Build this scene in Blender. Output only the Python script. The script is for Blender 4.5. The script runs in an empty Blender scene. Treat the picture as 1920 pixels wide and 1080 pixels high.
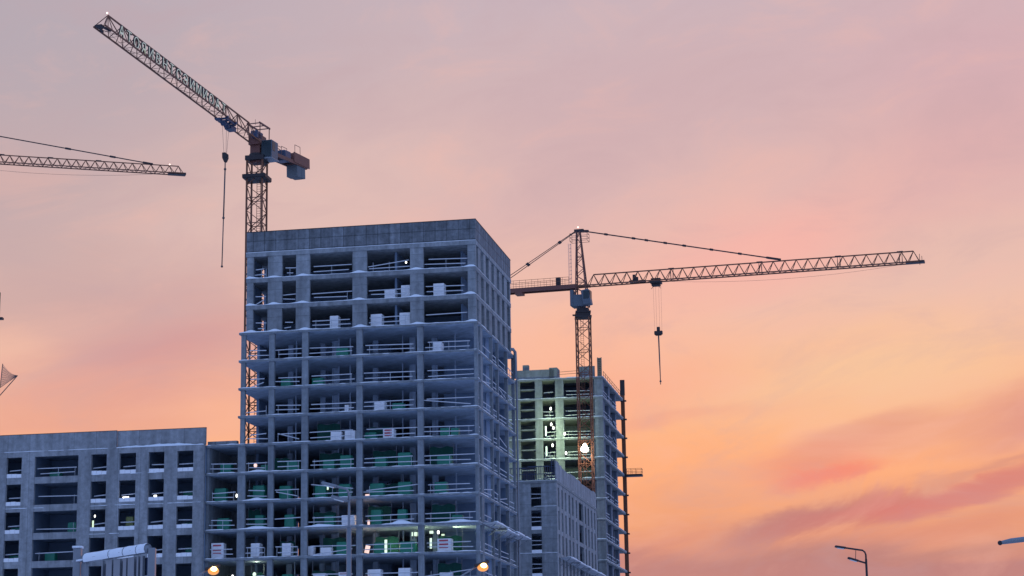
import bpy, bmesh, math, random
from mathutils import Vector, Matrix
R_ = math.radians
sc = bpy.context.scene
COL = sc.collection

# ------------------------------------------------------------------ camera
PIT, ROLL = 0.2132, -0.0149
cam_d = bpy.data.cameras.new("camera")
cam_d.sensor_width = 36.0
cam_d.lens = 3886.58 / 1920 * 36.0
cam_d.clip_start = 0.5
cam_d.clip_end = 8000
cam = bpy.data.objects.new("camera", cam_d)
COL.objects.link(cam)
_fw = Vector((0, math.cos(PIT), math.sin(PIT)))
_up = Vector((0, -math.sin(PIT), math.cos(PIT)))
_rt = Vector((1, 0, 0))
_r = _rt * math.cos(ROLL) + _up * math.sin(ROLL)
_u = -_rt * math.sin(ROLL) + _up * math.cos(ROLL)
CAM = Vector((0, 0, 1.7))
M_ = Matrix((( _r.x, _u.x, -_fw.x, CAM.x), (_r.y, _u.y, -_fw.y, CAM.y), (_r.z, _u.z, -_fw.z, CAM.z), (0, 0, 0, 1)))
cam.matrix_world = M_
sc.camera = cam
sc.view_settings.view_transform = 'Standard'
sc.view_settings.look = 'None'
sc.view_settings.gamma = 1.0
sc.view_settings.exposure = 0.0
sc.cycles.use_denoising = True
sc.cycles.max_bounces = 8
sc.cycles.diffuse_bounces = 4
sc.cycles.sample_clamp_indirect = 6.0

def lin(r, g, b):
    def f(c):
        c /= 255.0
        return c / 12.92 if c <= 0.04045 else ((c + 0.055) / 1.055) ** 2.4
    return (f(r), f(g), f(b), 1.0)

def sky_dir(px, py):          # viewing direction -> (azimuth, elevation) in degrees
    d = _fw + _r * ((px - 960) / 3886.58) - _u * ((py - 540) / 3886.58)
    d.normalize()
    return math.degrees(math.atan2(d.x, d.y)), math.degrees(math.asin(d.z))

# ------------------------------------------------------------------ world: dusk sky
world = bpy.data.worlds.new("World")
sc.world = world
world.use_nodes = True
nt = world.node_tree
for n in list(nt.nodes): nt.nodes.remove(n)
def N(t, **kw):
    n = nt.nodes.new(t)
    for k, v in kw.items(): setattr(n, k, v)
    return n
def math_(op, a, b=None, c=None, clamp=False):
    n = N('ShaderNodeMath', operation=op); n.use_clamp = clamp
    for i, v in enumerate((a, b, c)):
        if v is None: continue
        if isinstance(v, (int, float)): n.inputs[i].default_value = v
        else: nt.links.new(v, n.inputs[i])
    return n.outputs[0]
tc = N('ShaderNodeTexCoord')
sep = N('ShaderNodeSeparateXYZ'); nt.links.new(tc.outputs['Generated'], sep.inputs[0])
az = math_('MULTIPLY', math_('ARCTAN2', sep.outputs[0], sep.outputs[1]), 57.29578)
el = math_('MULTIPLY', math_('ARCSINE', sep.outputs[2]), 57.29578)
# cloud distortion: wide soft streaks lying along a gentle slope
cmb = N('ShaderNodeCombineXYZ')
nt.links.new(math_('MULTIPLY', az, 0.10), cmb.inputs[0])
nt.links.new(math_('ADD', math_('MULTIPLY', el, 0.34), math_('MULTIPLY', az, -0.055)), cmb.inputs[1])
no1 = N('ShaderNodeTexNoise'); no1.inputs['Scale'].default_value = 1.6; no1.inputs['Detail'].default_value = 5; no1.inputs['Roughness'].default_value = 0.55
nt.links.new(cmb.outputs[0], no1.inputs['Vector'])
no2 = N('ShaderNodeTexNoise'); no2.inputs['Scale'].default_value = 3.1; no2.inputs['Detail'].default_value = 4; no2.inputs['Roughness'].default_value = 0.5
nt.links.new(cmb.outputs[0], no2.inputs['Vector'])
w1 = math_('SUBTRACT', no1.outputs[0], 0.5)
w2 = math_('SUBTRACT', no2.outputs[0], 0.5)
azw = math_('ADD', az, math_('MULTIPLY', w1, 3.2))
elw = math_('ADD', el, math_('MULTIPLY', w2, 1.5))
elb = math_('ADD', el, math_('MULTIPLY', w1, 3.0))
# fine mottling of thin high cloud
cm2 = N('ShaderNodeCombineXYZ')
nt.links.new(math_('MULTIPLY', az, 0.16), cm2.inputs[0])
nt.links.new(math_('ADD', math_('MULTIPLY', el, 0.36), math_('MULTIPLY', az, -0.05)), cm2.inputs[1])
no3 = N('ShaderNodeTexNoise'); no3.inputs['Scale'].default_value = 1.5; no3.inputs['Detail'].default_value = 7; no3.inputs['Roughness'].default_value = 0.62; no3.inputs['Distortion'].default_value = 0.6
nt.links.new(cm2.outputs[0], no3.inputs['Vector'])
w3 = math_('SUBTRACT', no3.outputs[0], 0.5)
azw2 = math_('ADD', az, math_('MULTIPLY', w1, 1.6))
elw2 = math_('ADD', math_('ADD', el, math_('MULTIPLY', w2, 0.7)), math_('MULTIPLY', w3, 1.3))
# base gradient by elevation on the sunset side
ramp = N('ShaderNodeValToRGB')
nt.links.new(math_('DIVIDE', elb, 30.0, clamp=True), ramp.inputs[0])
stops = [(1080, (196, 134, 128)), (1040, (228, 153, 127)), (985, (242, 165, 124)), (900, (255, 176, 128)), (830, (255, 181, 134)), (760, (253, 186, 145)),
         (650, (249, 190, 162)), (560, (243, 192, 172)), (400, (230, 186, 178)), (200, (215, 183, 183)), (20, (206, 182, 188)), (-300, (180, 168, 190))]
cr = ramp.color_ramp
while len(cr.elements) > 1: cr.elements.remove(cr.elements[-1])
first = True
for y, c in stops:
    p = max(0.0, sky_dir(960, y)[1] / 30.0)
    if first: e = cr.elements[0]; e.position = p; first = False
    else: e = cr.elements.new(p)
    e.color = lin(*c)
cur = ramp.outputs[0]
# soft cloud patches: centre, radii in 1/68 degree, tilt, colour, strength, sharpness
blobs = [
 ((-60, 60), (620, 300), 0, (178, 168, 178), .85, 1),
 ((-20, 410), (380, 170), 6, (192, 168, 170), .75, 1),
 ((520, 420), (260, 110), 10, (233, 196, 184), .45, 1),
 ((150, 560), (240, 70), 6, (202, 167, 165), .65, 1),
 ((330, 580), (170, 70), 12, (210, 170, 168), .5, 1),
 ((310, 655), (200, 55), 8, (211, 156, 155), .85, 1),
 ((10, 668), (90, 34), 10, (242, 192, 168), .7, 1),
 ((250, 738), (380, 50), 3, (226, 160, 150), .6, 1),
 ((100, 800), (420, 30), 3, (230, 164, 148), .6, 1),
 ((440, 780), (100, 55), 0, (253, 184, 150), .6, 1),
 ((700, 330), (330, 90), 6, (226, 192, 184), .5, 1),
 ((1150, 230), (330, 130), 20, (202, 170, 177), .5, 1),
 ((1880, 120), (300, 170), 0, (214, 170, 177), .6, 1),
 ((1720, 480), (330, 110), 0, (228, 190, 178), .6, 1),
 ((1800, 300), (230, 90), 10, (222, 172, 172), .5, 1),
 ((1415, 475), (190, 70), 12, (249, 178, 168), .7, 1),
 ((1120, 640), (200, 60), 10, (252, 186, 158), .6, 1),
 ((1230, 730), (220, 50), 6, (251, 168, 145), .6, 1),
 ((1300, 778), (190, 14), 5, (238, 158, 138), .55, 1),
 ((1640, 690), (300, 70), 5, (248, 200, 158), .75, 1),
 ((1930, 775), (110, 45), 12, (212, 142, 140), .8, 1),
 ((1780, 800), (200, 24), 12, (236, 165, 138), .6, 1),
 ((1610, 826), (140, 28), 16, (230, 160, 135), .75, 2),
 ((1540, 868), (110, 30), 6, (243, 148, 124), .6, 1),
 ((1565, 886), (92, 15), 5, (246, 138, 118), .8, 2),
 ((1475, 982), (120, 27), 13, (192, 131, 128), .85, 2),
 ((1600, 962), (150, 26), 10, (203, 128, 122), .8, 2),
 ((1760, 928), (170, 20), 11, (220, 128, 120), .8, 2),
 ((1900, 892), (120, 20), 14, (220, 134, 122), .8, 2),
 ((1860, 870), (170, 8), 14, (206, 140, 130), .5, 1),
 ((1800, 985), (250, 24), 4, (224, 146, 124), .6, 1),
 ((1620, 1046), (420, 22), 1, (186, 131, 127), .7, 1),
 ((1260, 1075), (200, 22), 0, (206, 140, 128), .4, 1),
]
for (bx, by), (rx, ry), rot, colr, st, sh in blobs:
    a0, e0 = sky_dir(bx, by)
    k = 0.01474
    ca, sa = math.cos(R_(rot)), math.sin(R_(rot))
    dx = math_('SUBTRACT', azw2 if sh == 2 else azw, a0); dy = math_('SUBTRACT', elw2 if sh == 2 else elw, e0)
    X = math_('DIVIDE', math_('ADD', math_('MULTIPLY', dx, ca), math_('MULTIPLY', dy, sa)), rx * k)
    Y = math_('DIVIDE', math_('ADD', math_('MULTIPLY', dx, -sa), math_('MULTIPLY', dy, ca)), ry * k)
    r2 = math_('ADD', math_('MULTIPLY', X, X), math_('MULTIPLY', Y, Y))
    if sh == 2: r2 = math_('POWER', r2, 1.9)
    f = math_('MULTIPLY', math_('EXPONENT', math_('MULTIPLY', r2, -0.7)), st)
    mx = N('ShaderNodeMix', data_type='RGBA')
    nt.links.new(f, mx.inputs[0]); nt.links.new(cur, mx.inputs[6]); mx.inputs[7].default_value = lin(*colr)
    cur = mx.outputs[2]
for fac, colr in ((math_('MULTIPLY', math_('MULTIPLY', math_('SUBTRACT', no3.outputs[0], 0.5), 4.0, clamp=True), 0.34), (196, 164, 170)),
                  (math_('MULTIPLY', math_('MULTIPLY', math_('SUBTRACT', 0.48, no3.outputs[0]), 4.0, clamp=True), 0.30), (250, 190, 172))):
    mx = N('ShaderNodeMix', data_type='RGBA'); nt.links.new(fac, mx.inputs[0]); nt.links.new(cur, mx.inputs[6]); mx.inputs[7].default_value = lin(*colr); cur = mx.outputs[2]
bg_sun = N('ShaderNodeBackground'); nt.links.new(cur, bg_sun.inputs[0]); bg_sun.inputs[1].default_value = 1.0
# the rest of the sky: blue hour overhead and behind
ramp2 = N('ShaderNodeValToRGB'); nt.links.new(math_('DIVIDE', el, 90.0, clamp=True), ramp2.inputs[0])
c2 = ramp2.color_ramp
c2.elements[0].position = 0.0; c2.elements[0].color = (0.29, 0.41, 0.74, 1)
c2.elements[1].position = 1.0; c2.elements[1].color = (0.215, 0.375, 0.82, 1)
bg_blue = N('ShaderNodeBackground'); nt.links.new(ramp2.outputs[0], bg_blue.inputs[0]); bg_blue.inputs[1].default_value = 1.25
sky = N('ShaderNodeTexSky', sky_type='NISHITA'); sky.sun_disc = False
sky.sun_elevation = R_(1.0); sky.sun_rotation = R_(8.0)
bg_n = N('ShaderNodeBackground'); nt.links.new(sky.outputs[0], bg_n.inputs[0]); bg_n.inputs[1].default_value = 0.05
addb = N('ShaderNodeAddShader'); nt.links.new(bg_blue.outputs[0], addb.inputs[0]); nt.links.new(bg_n.outputs[0], addb.inputs[1])
fa = N('ShaderNodeMapRange'); fa.interpolation_type = 'SMOOTHSTEP'
nt.links.new(math_('ABSOLUTE', math_('SUBTRACT', az, 5.0)), fa.inputs[0]); fa.inputs[1].default_value = 24; fa.inputs[2].default_value = 75
fe = N('ShaderNodeMapRange'); fe.interpolation_type = 'SMOOTHSTEP'
nt.links.new(el, fe.inputs[0]); fe.inputs[1].default_value = 23; fe.inputs[2].default_value = 50
fm = math_('MAXIMUM', fa.outputs[0], fe.outputs[0])
mixs = N('ShaderNodeMixShader'); nt.links.new(fm, mixs.inputs[0]); nt.links.new(bg_sun.outputs[0], mixs.inputs[1]); nt.links.new(addb.outputs[0], mixs.inputs[2])
out = N('ShaderNodeOutputWorld'); nt.links.new(mixs.outputs[0], out.inputs[0])

# ------------------------------------------------------------------ sun, almost set, behind the cloud
sun_d = bpy.data.lights.new("sun", 'SUN'); sun_d.energy = 0.04; sun_d.angle = R_(6); sun_d.color = (1.0, 0.55, 0.3)
sun = bpy.data.objects.new("sun", sun_d); COL.objects.link(sun)
_sd = Vector((math.sin(R_(8)) * math.cos(R_(1)), math.cos(R_(8)) * math.cos(R_(1)), math.sin(R_(1))))
sun.rotation_euler = (-_sd).to_track_quat('-Z', 'Y').to_euler()

# ------------------------------------------------------------------ materials
def mat(name, col, rough=0.8, metal=0.0, var=0.0, scale=0.6, streak=0.0, joints=None, bump=0.0, emit=None, estr=0.0, tint=None):
    m = bpy.data.materials.new(name); m.use_nodes = True
    t = m.node_tree; b = t.nodes['Principled BSDF']
    b.inputs['Roughness'].default_value = rough; b.inputs['Metallic'].default_value = metal
    c4 = (*col, 1.0)
    b.inputs['Base Color'].default_value = c4
    if emit:
        b.inputs['Emission Color'].default_value = (*emit, 1); b.inputs['Emission Strength'].default_value = estr
    if var or streak or joints:
        tcn = t.nodes.new('ShaderNodeTexCoord')
        L = t.links.new
        val = None
        def mth(op, a, bb, clamp=False):
            n = t.nodes.new('ShaderNodeMath'); n.operation = op; n.use_clamp = clamp
            for i, v in enumerate((a, bb)):
                if isinstance(v, (int, float)): n.inputs[i].default_value = v
                else: L(v, n.inputs[i])
            return n.outputs[0]
        nz = t.nodes.new('ShaderNodeTexNoise'); nz.inputs['Scale'].default_value = scale; nz.inputs['Detail'].default_value = 6; nz.inputs['Roughness'].default_value = .74
        L(tcn.outputs['Object'], nz.inputs['Vector'])
        val = mth('ADD', 1.0, mth('MULTIPLY', mth('SUBTRACT', nz.outputs[0], .5), var * 3.2))
        if streak:
            mp = t.nodes.new('ShaderNodeMapping'); mp.inputs['Scale'].default_value = (1.3, 1.3, 0.13)
            L(tcn.outputs['Object'], mp.inputs[0])
            n2 = t.nodes.new('ShaderNodeTexNoise'); n2.inputs['Scale'].default_value = 1.1; n2.inputs['Detail'].default_value = 4
            L(mp.outputs[0], n2.inputs['Vector'])
            val = mth('MULTIPLY', val, mth('ADD', 1.0, mth('MULTIPLY', mth('SUBTRACT', n2.outputs[0], .5), streak * 3.2)))
        if joints:
            sx = t.nodes.new('ShaderNodeSeparateXYZ'); L(tcn.outputs['Object'], sx.inputs[0])
            for ax, per, wd in joints:
                src = mth('ADD', sx.outputs[0], sx.outputs[1]) if ax == 'h' else sx.outputs[2]
                fr = mth('FRACT', mth('DIVIDE', mth('ADD', src, 1000.37), per), 0)
                ln = mth('LESS_THAN', fr, wd / per)
                val = mth('MULTIPLY', val, mth('SUBTRACT', 1.0, mth('MULTIPLY', ln, 0.36)))
                # every formwork panel a little lighter or darker
                wn = t.nodes.new('ShaderNodeTexWhiteNoise'); wn.noise_dimensions = '1D'
                L(mth('FLOOR', mth('DIVIDE', mth('ADD', src, 1000.37), per), 0), wn.inputs['W'])
                val = mth('MULTIPLY', val, mth('ADD', 0.9, mth('MULTIPLY', wn.outputs[0], 0.2)))
        vm = t.nodes.new('ShaderNodeVectorMath'); vm.operation = 'SCALE'
        vm.inputs[0].default_value = col; L(val, vm.inputs['Scale'])
        L(vm.outputs[0], b.inputs['Base Color'])
        if bump:
            bp = t.nodes.new('ShaderNodeBump'); bp.inputs['Strength'].default_value = bump; bp.inputs['Distance'].default_value = 0.05
            L(nz.outputs[0], bp.inputs['Height']); L(bp.outputs[0], b.inputs['Normal'])
    return m

JT = [('h', 1.3, 0.12), ('z', 1.17, 0.12)]
MT = dict(
 conc_shade_blue=mat('concrete', (.31, .365, .44), .9, var=.3, scale=1.0, streak=.2, joints=[('h', 1.25, .05)], bump=.3),  # slab concrete made paler and bluer: blue soffit light put into the colour
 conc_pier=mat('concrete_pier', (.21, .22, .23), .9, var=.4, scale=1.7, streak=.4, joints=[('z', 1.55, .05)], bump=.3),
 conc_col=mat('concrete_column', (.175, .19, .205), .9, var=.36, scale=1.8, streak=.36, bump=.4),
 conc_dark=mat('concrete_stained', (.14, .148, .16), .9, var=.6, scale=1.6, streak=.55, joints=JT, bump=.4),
 conc_wing=mat('concrete_wing', (.235, .24, .25), .9, var=.42, scale=1.7, streak=.36, joints=[('h', 2.6, .05)], bump=.4),
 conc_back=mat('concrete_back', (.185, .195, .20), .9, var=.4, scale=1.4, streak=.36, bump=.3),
 inner=mat('masonry_shade_blue', (.18, .24, .33), .95, var=.15, scale=.8),  # blue of the deep interior shade put into the wall colour
 snow=mat('snow', (.74, .77, .81), .7, var=.05, scale=1.5, bump=.4),
 board=mat('snowy_board', (.46, .47, .50), .85, var=.2, scale=2.0),
 block=mat('aerated_block', (.78, .77, .78), .9, var=.06, scale=2.0),
 green=mat('green_wrap', (.010, .19, .12), .5, var=.2, scale=1.6),
 teal=mat('teal_netting', (.006, .085, .062), .8, var=.3, scale=2.2),
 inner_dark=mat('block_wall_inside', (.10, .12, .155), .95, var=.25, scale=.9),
 red=mat('red_print', (.42, .06, .08), .7),
 wood=mat('pallet_wood', (.25, .19, .13), .9, var=.2, scale=3),
 orange=mat('orange_steel', (.16, .052, .022), .6, .0, var=.18, scale=1.0),
 orange2=mat('red_steel', (.15, .05, .035), .6, .0, var=.18, scale=1.0),
 dark=mat('dark_steel', (.028, .02, .022), .6, .2, var=.1),
 grey=mat('galvanised_steel', (.20, .215, .24), .45, .4, var=.12, scale=2),
 cab=mat('cab_paint', (.08, .10, .125), .5, .1, var=.1),
 bluegrey=mat('blue_machine_paint', (.03, .045, .09), .5, .1, var=.12),
 glass=mat('cab_glass', (.004, .018, .026), .35),
 cw=mat('counterweight_concrete', (.13, .14, .15), .9, var=.1),
 rope=mat('steel_rope', (.10, .085, .08), .6, .3),
 letter=mat('letter_face', (.55, .56, .42), .5, emit=(1.0, 1.0, .72), estr=.20), lens=mat('lamp_lens', (.55, .56, .55), .3),
 net=mat('safety_net', (.12, .12, .14), .9),
 bulb=mat('lamp_white', (.8, .8, .8), .5, emit=(1.0, .96, .85), estr=3),
 bulb_g=mat('lamp_greenish', (.8, .8, .8), .5, emit=(.80, 1.0, .58), estr=.9),
 bulb_w=mat('lamp_warm', (.8, .7, .6), .5, emit=(1.0, .60, .42), estr=.95),
 flood=mat('floodlight_glass', (.8, .8, .8), .5, emit=(.95, 1.0, .80), estr=30),
 sodium=mat('sodium_lamp', (.8, .6, .3), .5, emit=(1.0, .70, .22), estr=12), halo=mat('sodium_halo', (.6, .4, .1), .4, emit=(1.0, .30, .015), estr=.85),  # halo: orange glow around the lamp, put into an emitting surface
 beacon=mat('beacon_glass', (.8, .5, .4), .5, emit=(1.0, .62, .5), estr=2.5),
 asphalt=mat('asphalt', (.05, .05, .053), .9, var=.2, scale=.5),
)

# ------------------------------------------------------------------ mesh helpers
class MB:
    def __init__(s): s.v = []; s.f = []
    def box(s, x0, x1, y0, y1, z0, z1):
        o = len(s.v)
        s.v += [(x0, y0, z0), (x1, y0, z0), (x1, y1, z0), (x0, y1, z0), (x0, y0, z1), (x1, y0, z1), (x1, y1, z1), (x0, y1, z1)]
        s.f += [(o, o+3, o+2, o+1), (o+4, o+5, o+6, o+7), (o, o+1, o+5, o+4), (o+1, o+2, o+6, o+5), (o+2, o+3, o+7, o+6), (o+3, o, o+4, o+7)]
        return s
    def bar(s, a, b, w, h=None, up=(0, 0, 1)):          # rectangular bar between two points
        a = Vector(a); b = Vector(b); d = b - a
        if d.length < 1e-6: return s
        d.normalize(); u = Vector(up)
        if abs(d.dot(u)) > .98: u = Vector((0, 1, 0))
        x = d.cross(u).normalized(); y = x.cross(d)
        h = h or w; o = len(s.v)
        for p in (a, b):
            for sx, sy in ((-1, -1), (1, -1), (1, 1), (-1, 1)):
                s.v.append(tuple(p + x * sx * w / 2 + y * sy * h / 2))
        s.f += [(o, o+1, o+2, o+3), (o+7, o+6, o+5, o+4)] + [(o+i, o+4+i, o+4+(i+1) % 4, o+(i+1) % 4) for i in range(4)]
        return s
    def tube(s, pts, r, n=8):
        pts = [Vector(p) for p in pts]; o = len(s.v)
        for i, p in enumerate(pts):
            d = (pts[min(i+1, len(pts)-1)] - pts[max(i-1, 0)]).normalized()
            u = Vector((0, 0, 1)) if abs(d.z) < .95 else Vector((0, 1, 0))
            x = d.cross(u).normalized(); y = x.cross(d)
            rr = r[i] if isinstance(r, (list, tuple)) else r
            for k in range(n):
                a = 2 * math.pi * k / n
                s.v.append(tuple(p + x * math.cos(a) * rr + y * math.sin(a) * rr))
        for i in range(len(pts) - 1):
            for k in range(n):
                s.f.append((o+i*n+k, o+i*n+(k+1) % n, o+(i+1)*n+(k+1) % n, o+(i+1)*n+k))
        s.f.append(tuple(o + k for k in range(n))[::-1]); e = o + (len(pts)-1) * n
        s.f.append(tuple(e + k for k in range(n)))
        return s
    def ball(s, c, r, n=10, m=6, sz=1.0):
        o = len(s.v); c = Vector(c)
        for i in range(m + 1):
            th = math.pi * i / m
            for k in range(n):
                a = 2 * math.pi * k / n
                s.v.append((c.x + r*math.sin(th)*math.cos(a), c.y + r*math.sin(th)*math.sin(a), c.z + r*sz*math.cos(th)))
        for i in range(m):
            for k in range(n): s.f.append((o+i*n+k, o+(i+1)*n+k, o+(i+1)*n+(k+1) % n, o+i*n+(k+1) % n))
        return s
    def poly(s, pts): o = len(s.v); s.v += [tuple(p) for p in pts]; s.f.append(tuple(range(o, o+len(pts)))); return s
    def grid(s, rows):            # rows of equal-length point lists
        o = len(s.v); n = len(rows[0])
        for r in rows: s.v += [tuple(p) for p in r]
        for i in range(len(rows)-1):
            for k in range(n-1): s.f.append((o+i*n+k, o+i*n+k+1, o+(i+1)*n+k+1, o+(i+1)*n+k))
        return s
    def build(s, name, m, parent=None, bevel=0.0, smooth=False):
        me = bpy.data.meshes.new(name); me.from_pydata(s.v, [], s.f)
        bm = bmesh.new(); bm.from_mesh(me); bmesh.ops.recalc_face_normals(bm, faces=bm.faces)
        if bevel:
            bmesh.ops.bevel(bm, geom=[e for e in bm.edges], offset=bevel, segments=1, affect='EDGES')
        bm.to_mesh(me); bm.free()
        me.materials.append(MT[m] if isinstance(m, str) else m)
        if smooth:
            for p in me.polygons: p.use_smooth = True
        o = bpy.data.objects.new(name, me); COL.objects.link(o)
        if parent: o.parent = parent
        return o

def tag(o, label, cat, group=None):
    o['label'] = label; o['category'] = cat
    if group: o['group'] = group
    return o
def thing(name, loc, rz, label, cat, group=None):
    o = bpy.data.objects.new(name, None); COL.objects.link(o)
    o.location = loc; o.rotation_euler = (0, 0, rz); o.empty_display_size = .5
    return tag(o, label, cat, group)
def structure(o): o['kind'] = 'structure'; return o

# building frame: local x runs along the facade to the right, local y goes into depth
CX, CY, AZ = -3.8326, 220.4287, 0.1822
def W(u, v, z=0.0):
    ca, sa = math.cos(AZ), math.sin(AZ)
    return Vector((CX + u * ca + v * sa, CY - u * sa + v * ca, z))
rng = random.Random(7)
def Z(k): return 45.85 - 3.1 * (15 - k)

def snow_ridge(mb, a, b, inward, z, hmax, r, mounds=(), step=.22, depth=.5, lip=.05):
    """irregular ridge of snow along the edge a-b (2D points); inward = unit 2D vector"""
    a = Vector(a); b = Vector(b); L = (b - a).length; n = max(4, int(L / step)); d = (b - a) / L
    ph = [r.uniform(0, 6.28) for _ in range(4)]
    rows = [[], [], [], []]
    for i in range(n + 1):
        t = i / n * L; p = a + d * t
        h = hmax * (.42 + .25*math.sin(t*.9+ph[0]) + .2*math.sin(t*2.3+ph[1]) + .13*math.sin(t*5.1+ph[2]) + r.uniform(-.1, .1))
        for mt, mw, mh in mounds: h += mh * math.exp(-((t - mt) / mw) ** 2 * 2)
        h = max(.012, h)
        if i in (0, n): h *= .35
        iw = Vector(inward)
        o = -lip * min(1, h / .12)
        for rr, (dd, hh) in zip(rows, ((o*.6, -.03), (o, h*.45), (.14, h), (depth, 0.004))):
            q = p + iw * dd; rr.append((q.x, q.y, z + hh))
    mb.grid(rows)

# ================================================================== ground
g = MB().box(-2500, 2500, -300, 4500, -1.0, 0.0).build('ground', 'snow'); structure(g)
rd = MB().poly([(-400, 20, .004), (400, 20, .004), (400, 34, .004), (-400, 34, .004)]).build('road', 'asphalt'); structure(rd)
kb = MB().box(-400, 400, 34, 34.3, 0, .13).box(-400, 400, 19.7, 20, 0, .13).build('kerb', 'conc_shade_blue'); structure(kb)

# ================================================================== main tower
TW = thing('concrete_tower', W(0, 0), -AZ, 'tall unfinished concrete tower with open frame floors under a solid dark roof wall', 'building')
DEP = 22.6
FCOL = [(-26.43, .5), (-23.16, .62), (-19.36, .70), (-13.2, .66), (-6.4, .66), (-.22, .36)]
LEFTX = -26.9
for k in range(0, 16):
    x0 = -30.5 if k <= 11 else LEFTX
    m = MB(); z = Z(k)
    m.box(x0, 0, 0, DEP, max(z - .24, .01), z)
    m.build('floor_slab', 'conc_shade_blue', TW)
    if k:                     # cast edge strip, standing a little proud of the slab
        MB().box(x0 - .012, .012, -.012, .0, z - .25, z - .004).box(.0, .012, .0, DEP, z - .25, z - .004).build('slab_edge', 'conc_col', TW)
# upper box: three floors with piers, closed by the roof wall
for k, z in ((16, 48.92), (17, 51.98)):
    MB().box(-26.2, -.12, .12, 20.95, z - .5, z).build('floor_slab', 'conc_pier', TW)
MB().box(-26.25, -.07, .07, 21.0, 54.42, 54.92).build('roof_slab', 'conc_pier', TW)
pw = MB()
pw.box(-26.2, -.12, .12, .42, 54.92, 57.25).box(-26.2, -.12, 20.6, 20.95, 54.92, 57.25)
pw.box(-26.2, -25.9, .42, 20.6, 54.92, 57.25).box(-.42, -.12, .42, 20.6, 54.92, 57.25)
pw.build('roof_wall', 'conc_dark', TW)
MB().box(-26.24, -.08, .08, .46, 57.25, 57.31).box(-.46, -.08, .46, 21, 57.25, 57.31).build('coping', 'dark', TW)
UB = [(15, 45.85, 48.42), (16, 48.92, 51.48), (17, 51.98, 54.42)]
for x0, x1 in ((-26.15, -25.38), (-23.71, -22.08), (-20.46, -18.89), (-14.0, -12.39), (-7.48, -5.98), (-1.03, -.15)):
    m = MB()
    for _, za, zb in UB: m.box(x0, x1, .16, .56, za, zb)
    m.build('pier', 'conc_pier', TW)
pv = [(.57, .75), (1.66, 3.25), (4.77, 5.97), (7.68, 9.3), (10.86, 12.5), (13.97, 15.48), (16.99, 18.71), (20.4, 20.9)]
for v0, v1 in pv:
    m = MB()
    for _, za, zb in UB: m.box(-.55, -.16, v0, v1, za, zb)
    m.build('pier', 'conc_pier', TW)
# walls closing the upper block at left and back, narrow slots of light left open
m = MB()
for _, za, zb in UB:
    m.box(-26.1, -25.8, .6, 4.7, za, zb).box(-26.1, -25.8, 6.4, 20.8, za, zb)
    m.box(-25.8, -.6, 20.3, 20.6, za, zb)
    m.box(-25.8, -2.2, 9.2, 9.45, za, zb) if za > 0 else None
    m.box(-9.6, -9.35, 1.8, 9.2, za, zb).box(-2.4, -2.2, 3.0, 20.3, za, zb)
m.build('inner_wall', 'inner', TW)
# frame columns, ground to the transfer slab
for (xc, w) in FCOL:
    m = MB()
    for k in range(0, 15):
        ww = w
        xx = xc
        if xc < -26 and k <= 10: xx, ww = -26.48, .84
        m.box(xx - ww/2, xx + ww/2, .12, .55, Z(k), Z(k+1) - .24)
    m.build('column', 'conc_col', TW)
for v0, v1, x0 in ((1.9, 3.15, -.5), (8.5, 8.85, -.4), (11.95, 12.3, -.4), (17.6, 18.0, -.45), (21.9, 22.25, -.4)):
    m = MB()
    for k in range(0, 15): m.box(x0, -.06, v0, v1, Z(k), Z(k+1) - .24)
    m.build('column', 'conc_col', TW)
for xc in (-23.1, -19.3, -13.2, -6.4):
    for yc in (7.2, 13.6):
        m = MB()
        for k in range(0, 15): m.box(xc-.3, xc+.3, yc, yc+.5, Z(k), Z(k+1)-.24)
        m.build('column', 'conc_shade_blue', TW)
m = MB()
for k in range(0, 15):
    za, zb = Z(k), Z(k+1) - .24
    m.box(-26.8, -26.5, 6.3, DEP-.3, za, zb)                      # left side wall beyond the open bay
    m.box(-26.2, -1.0, DEP-1.2, DEP-.9, za, zb)                   # back wall
    m.box(-20.5, -12.5, 10.4, 10.65, za, zb).box(-12.5, -12.25, 10.65, 17.0, za, zb)   # stair core
    m.box(-9.5, -3.0, 12.4, 12.65, za, zb)
    m.box(-1.15, -.9, 8.9, 11.9, za, zb).box(-3.2, -3.0, 12.4, 18.0, za, zb).box(-5.6, -1.2, 18.1, 18.3, za, zb)
    m.box(-5.6, -1.0, 8.55, 8.75, za, zb)
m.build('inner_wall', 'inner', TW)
# tubular props standing inside the floors
pr = random.Random(31)
for xb in (-21.6, -16.7, -15.5, -9.6, -3.4):
    xx = xb + pr.uniform(-.2, .2); MB().box(xx-.06, xx+.06, 5.0, 5.12, Z(4), Z(15)-.1).build('prop', 'conc_shade_blue', TW)
for xb in (-17.6, -8.7): MB().box(xb-.35, xb+.35, 6.2, 6.5, Z(4), Z(15)-.1).build('interior_wall', 'conc_shade_blue', TW)
# link bays to the lower wing
m = MB()
for k in range(0, 11): m.box(-30.5, -30.2, .3, 12, Z(k), Z(k+1)-.24).box(-30.2, -26.6, 8, 8.3, Z(k), Z(k+1)-.24)
m.build('link_wall', 'conc_col', TW)
MB().box(-30.45, -27.1, .35, 1.0, Z(11), Z(11)+.45).build('roof_curb', 'conc_dark', TW)
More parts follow.
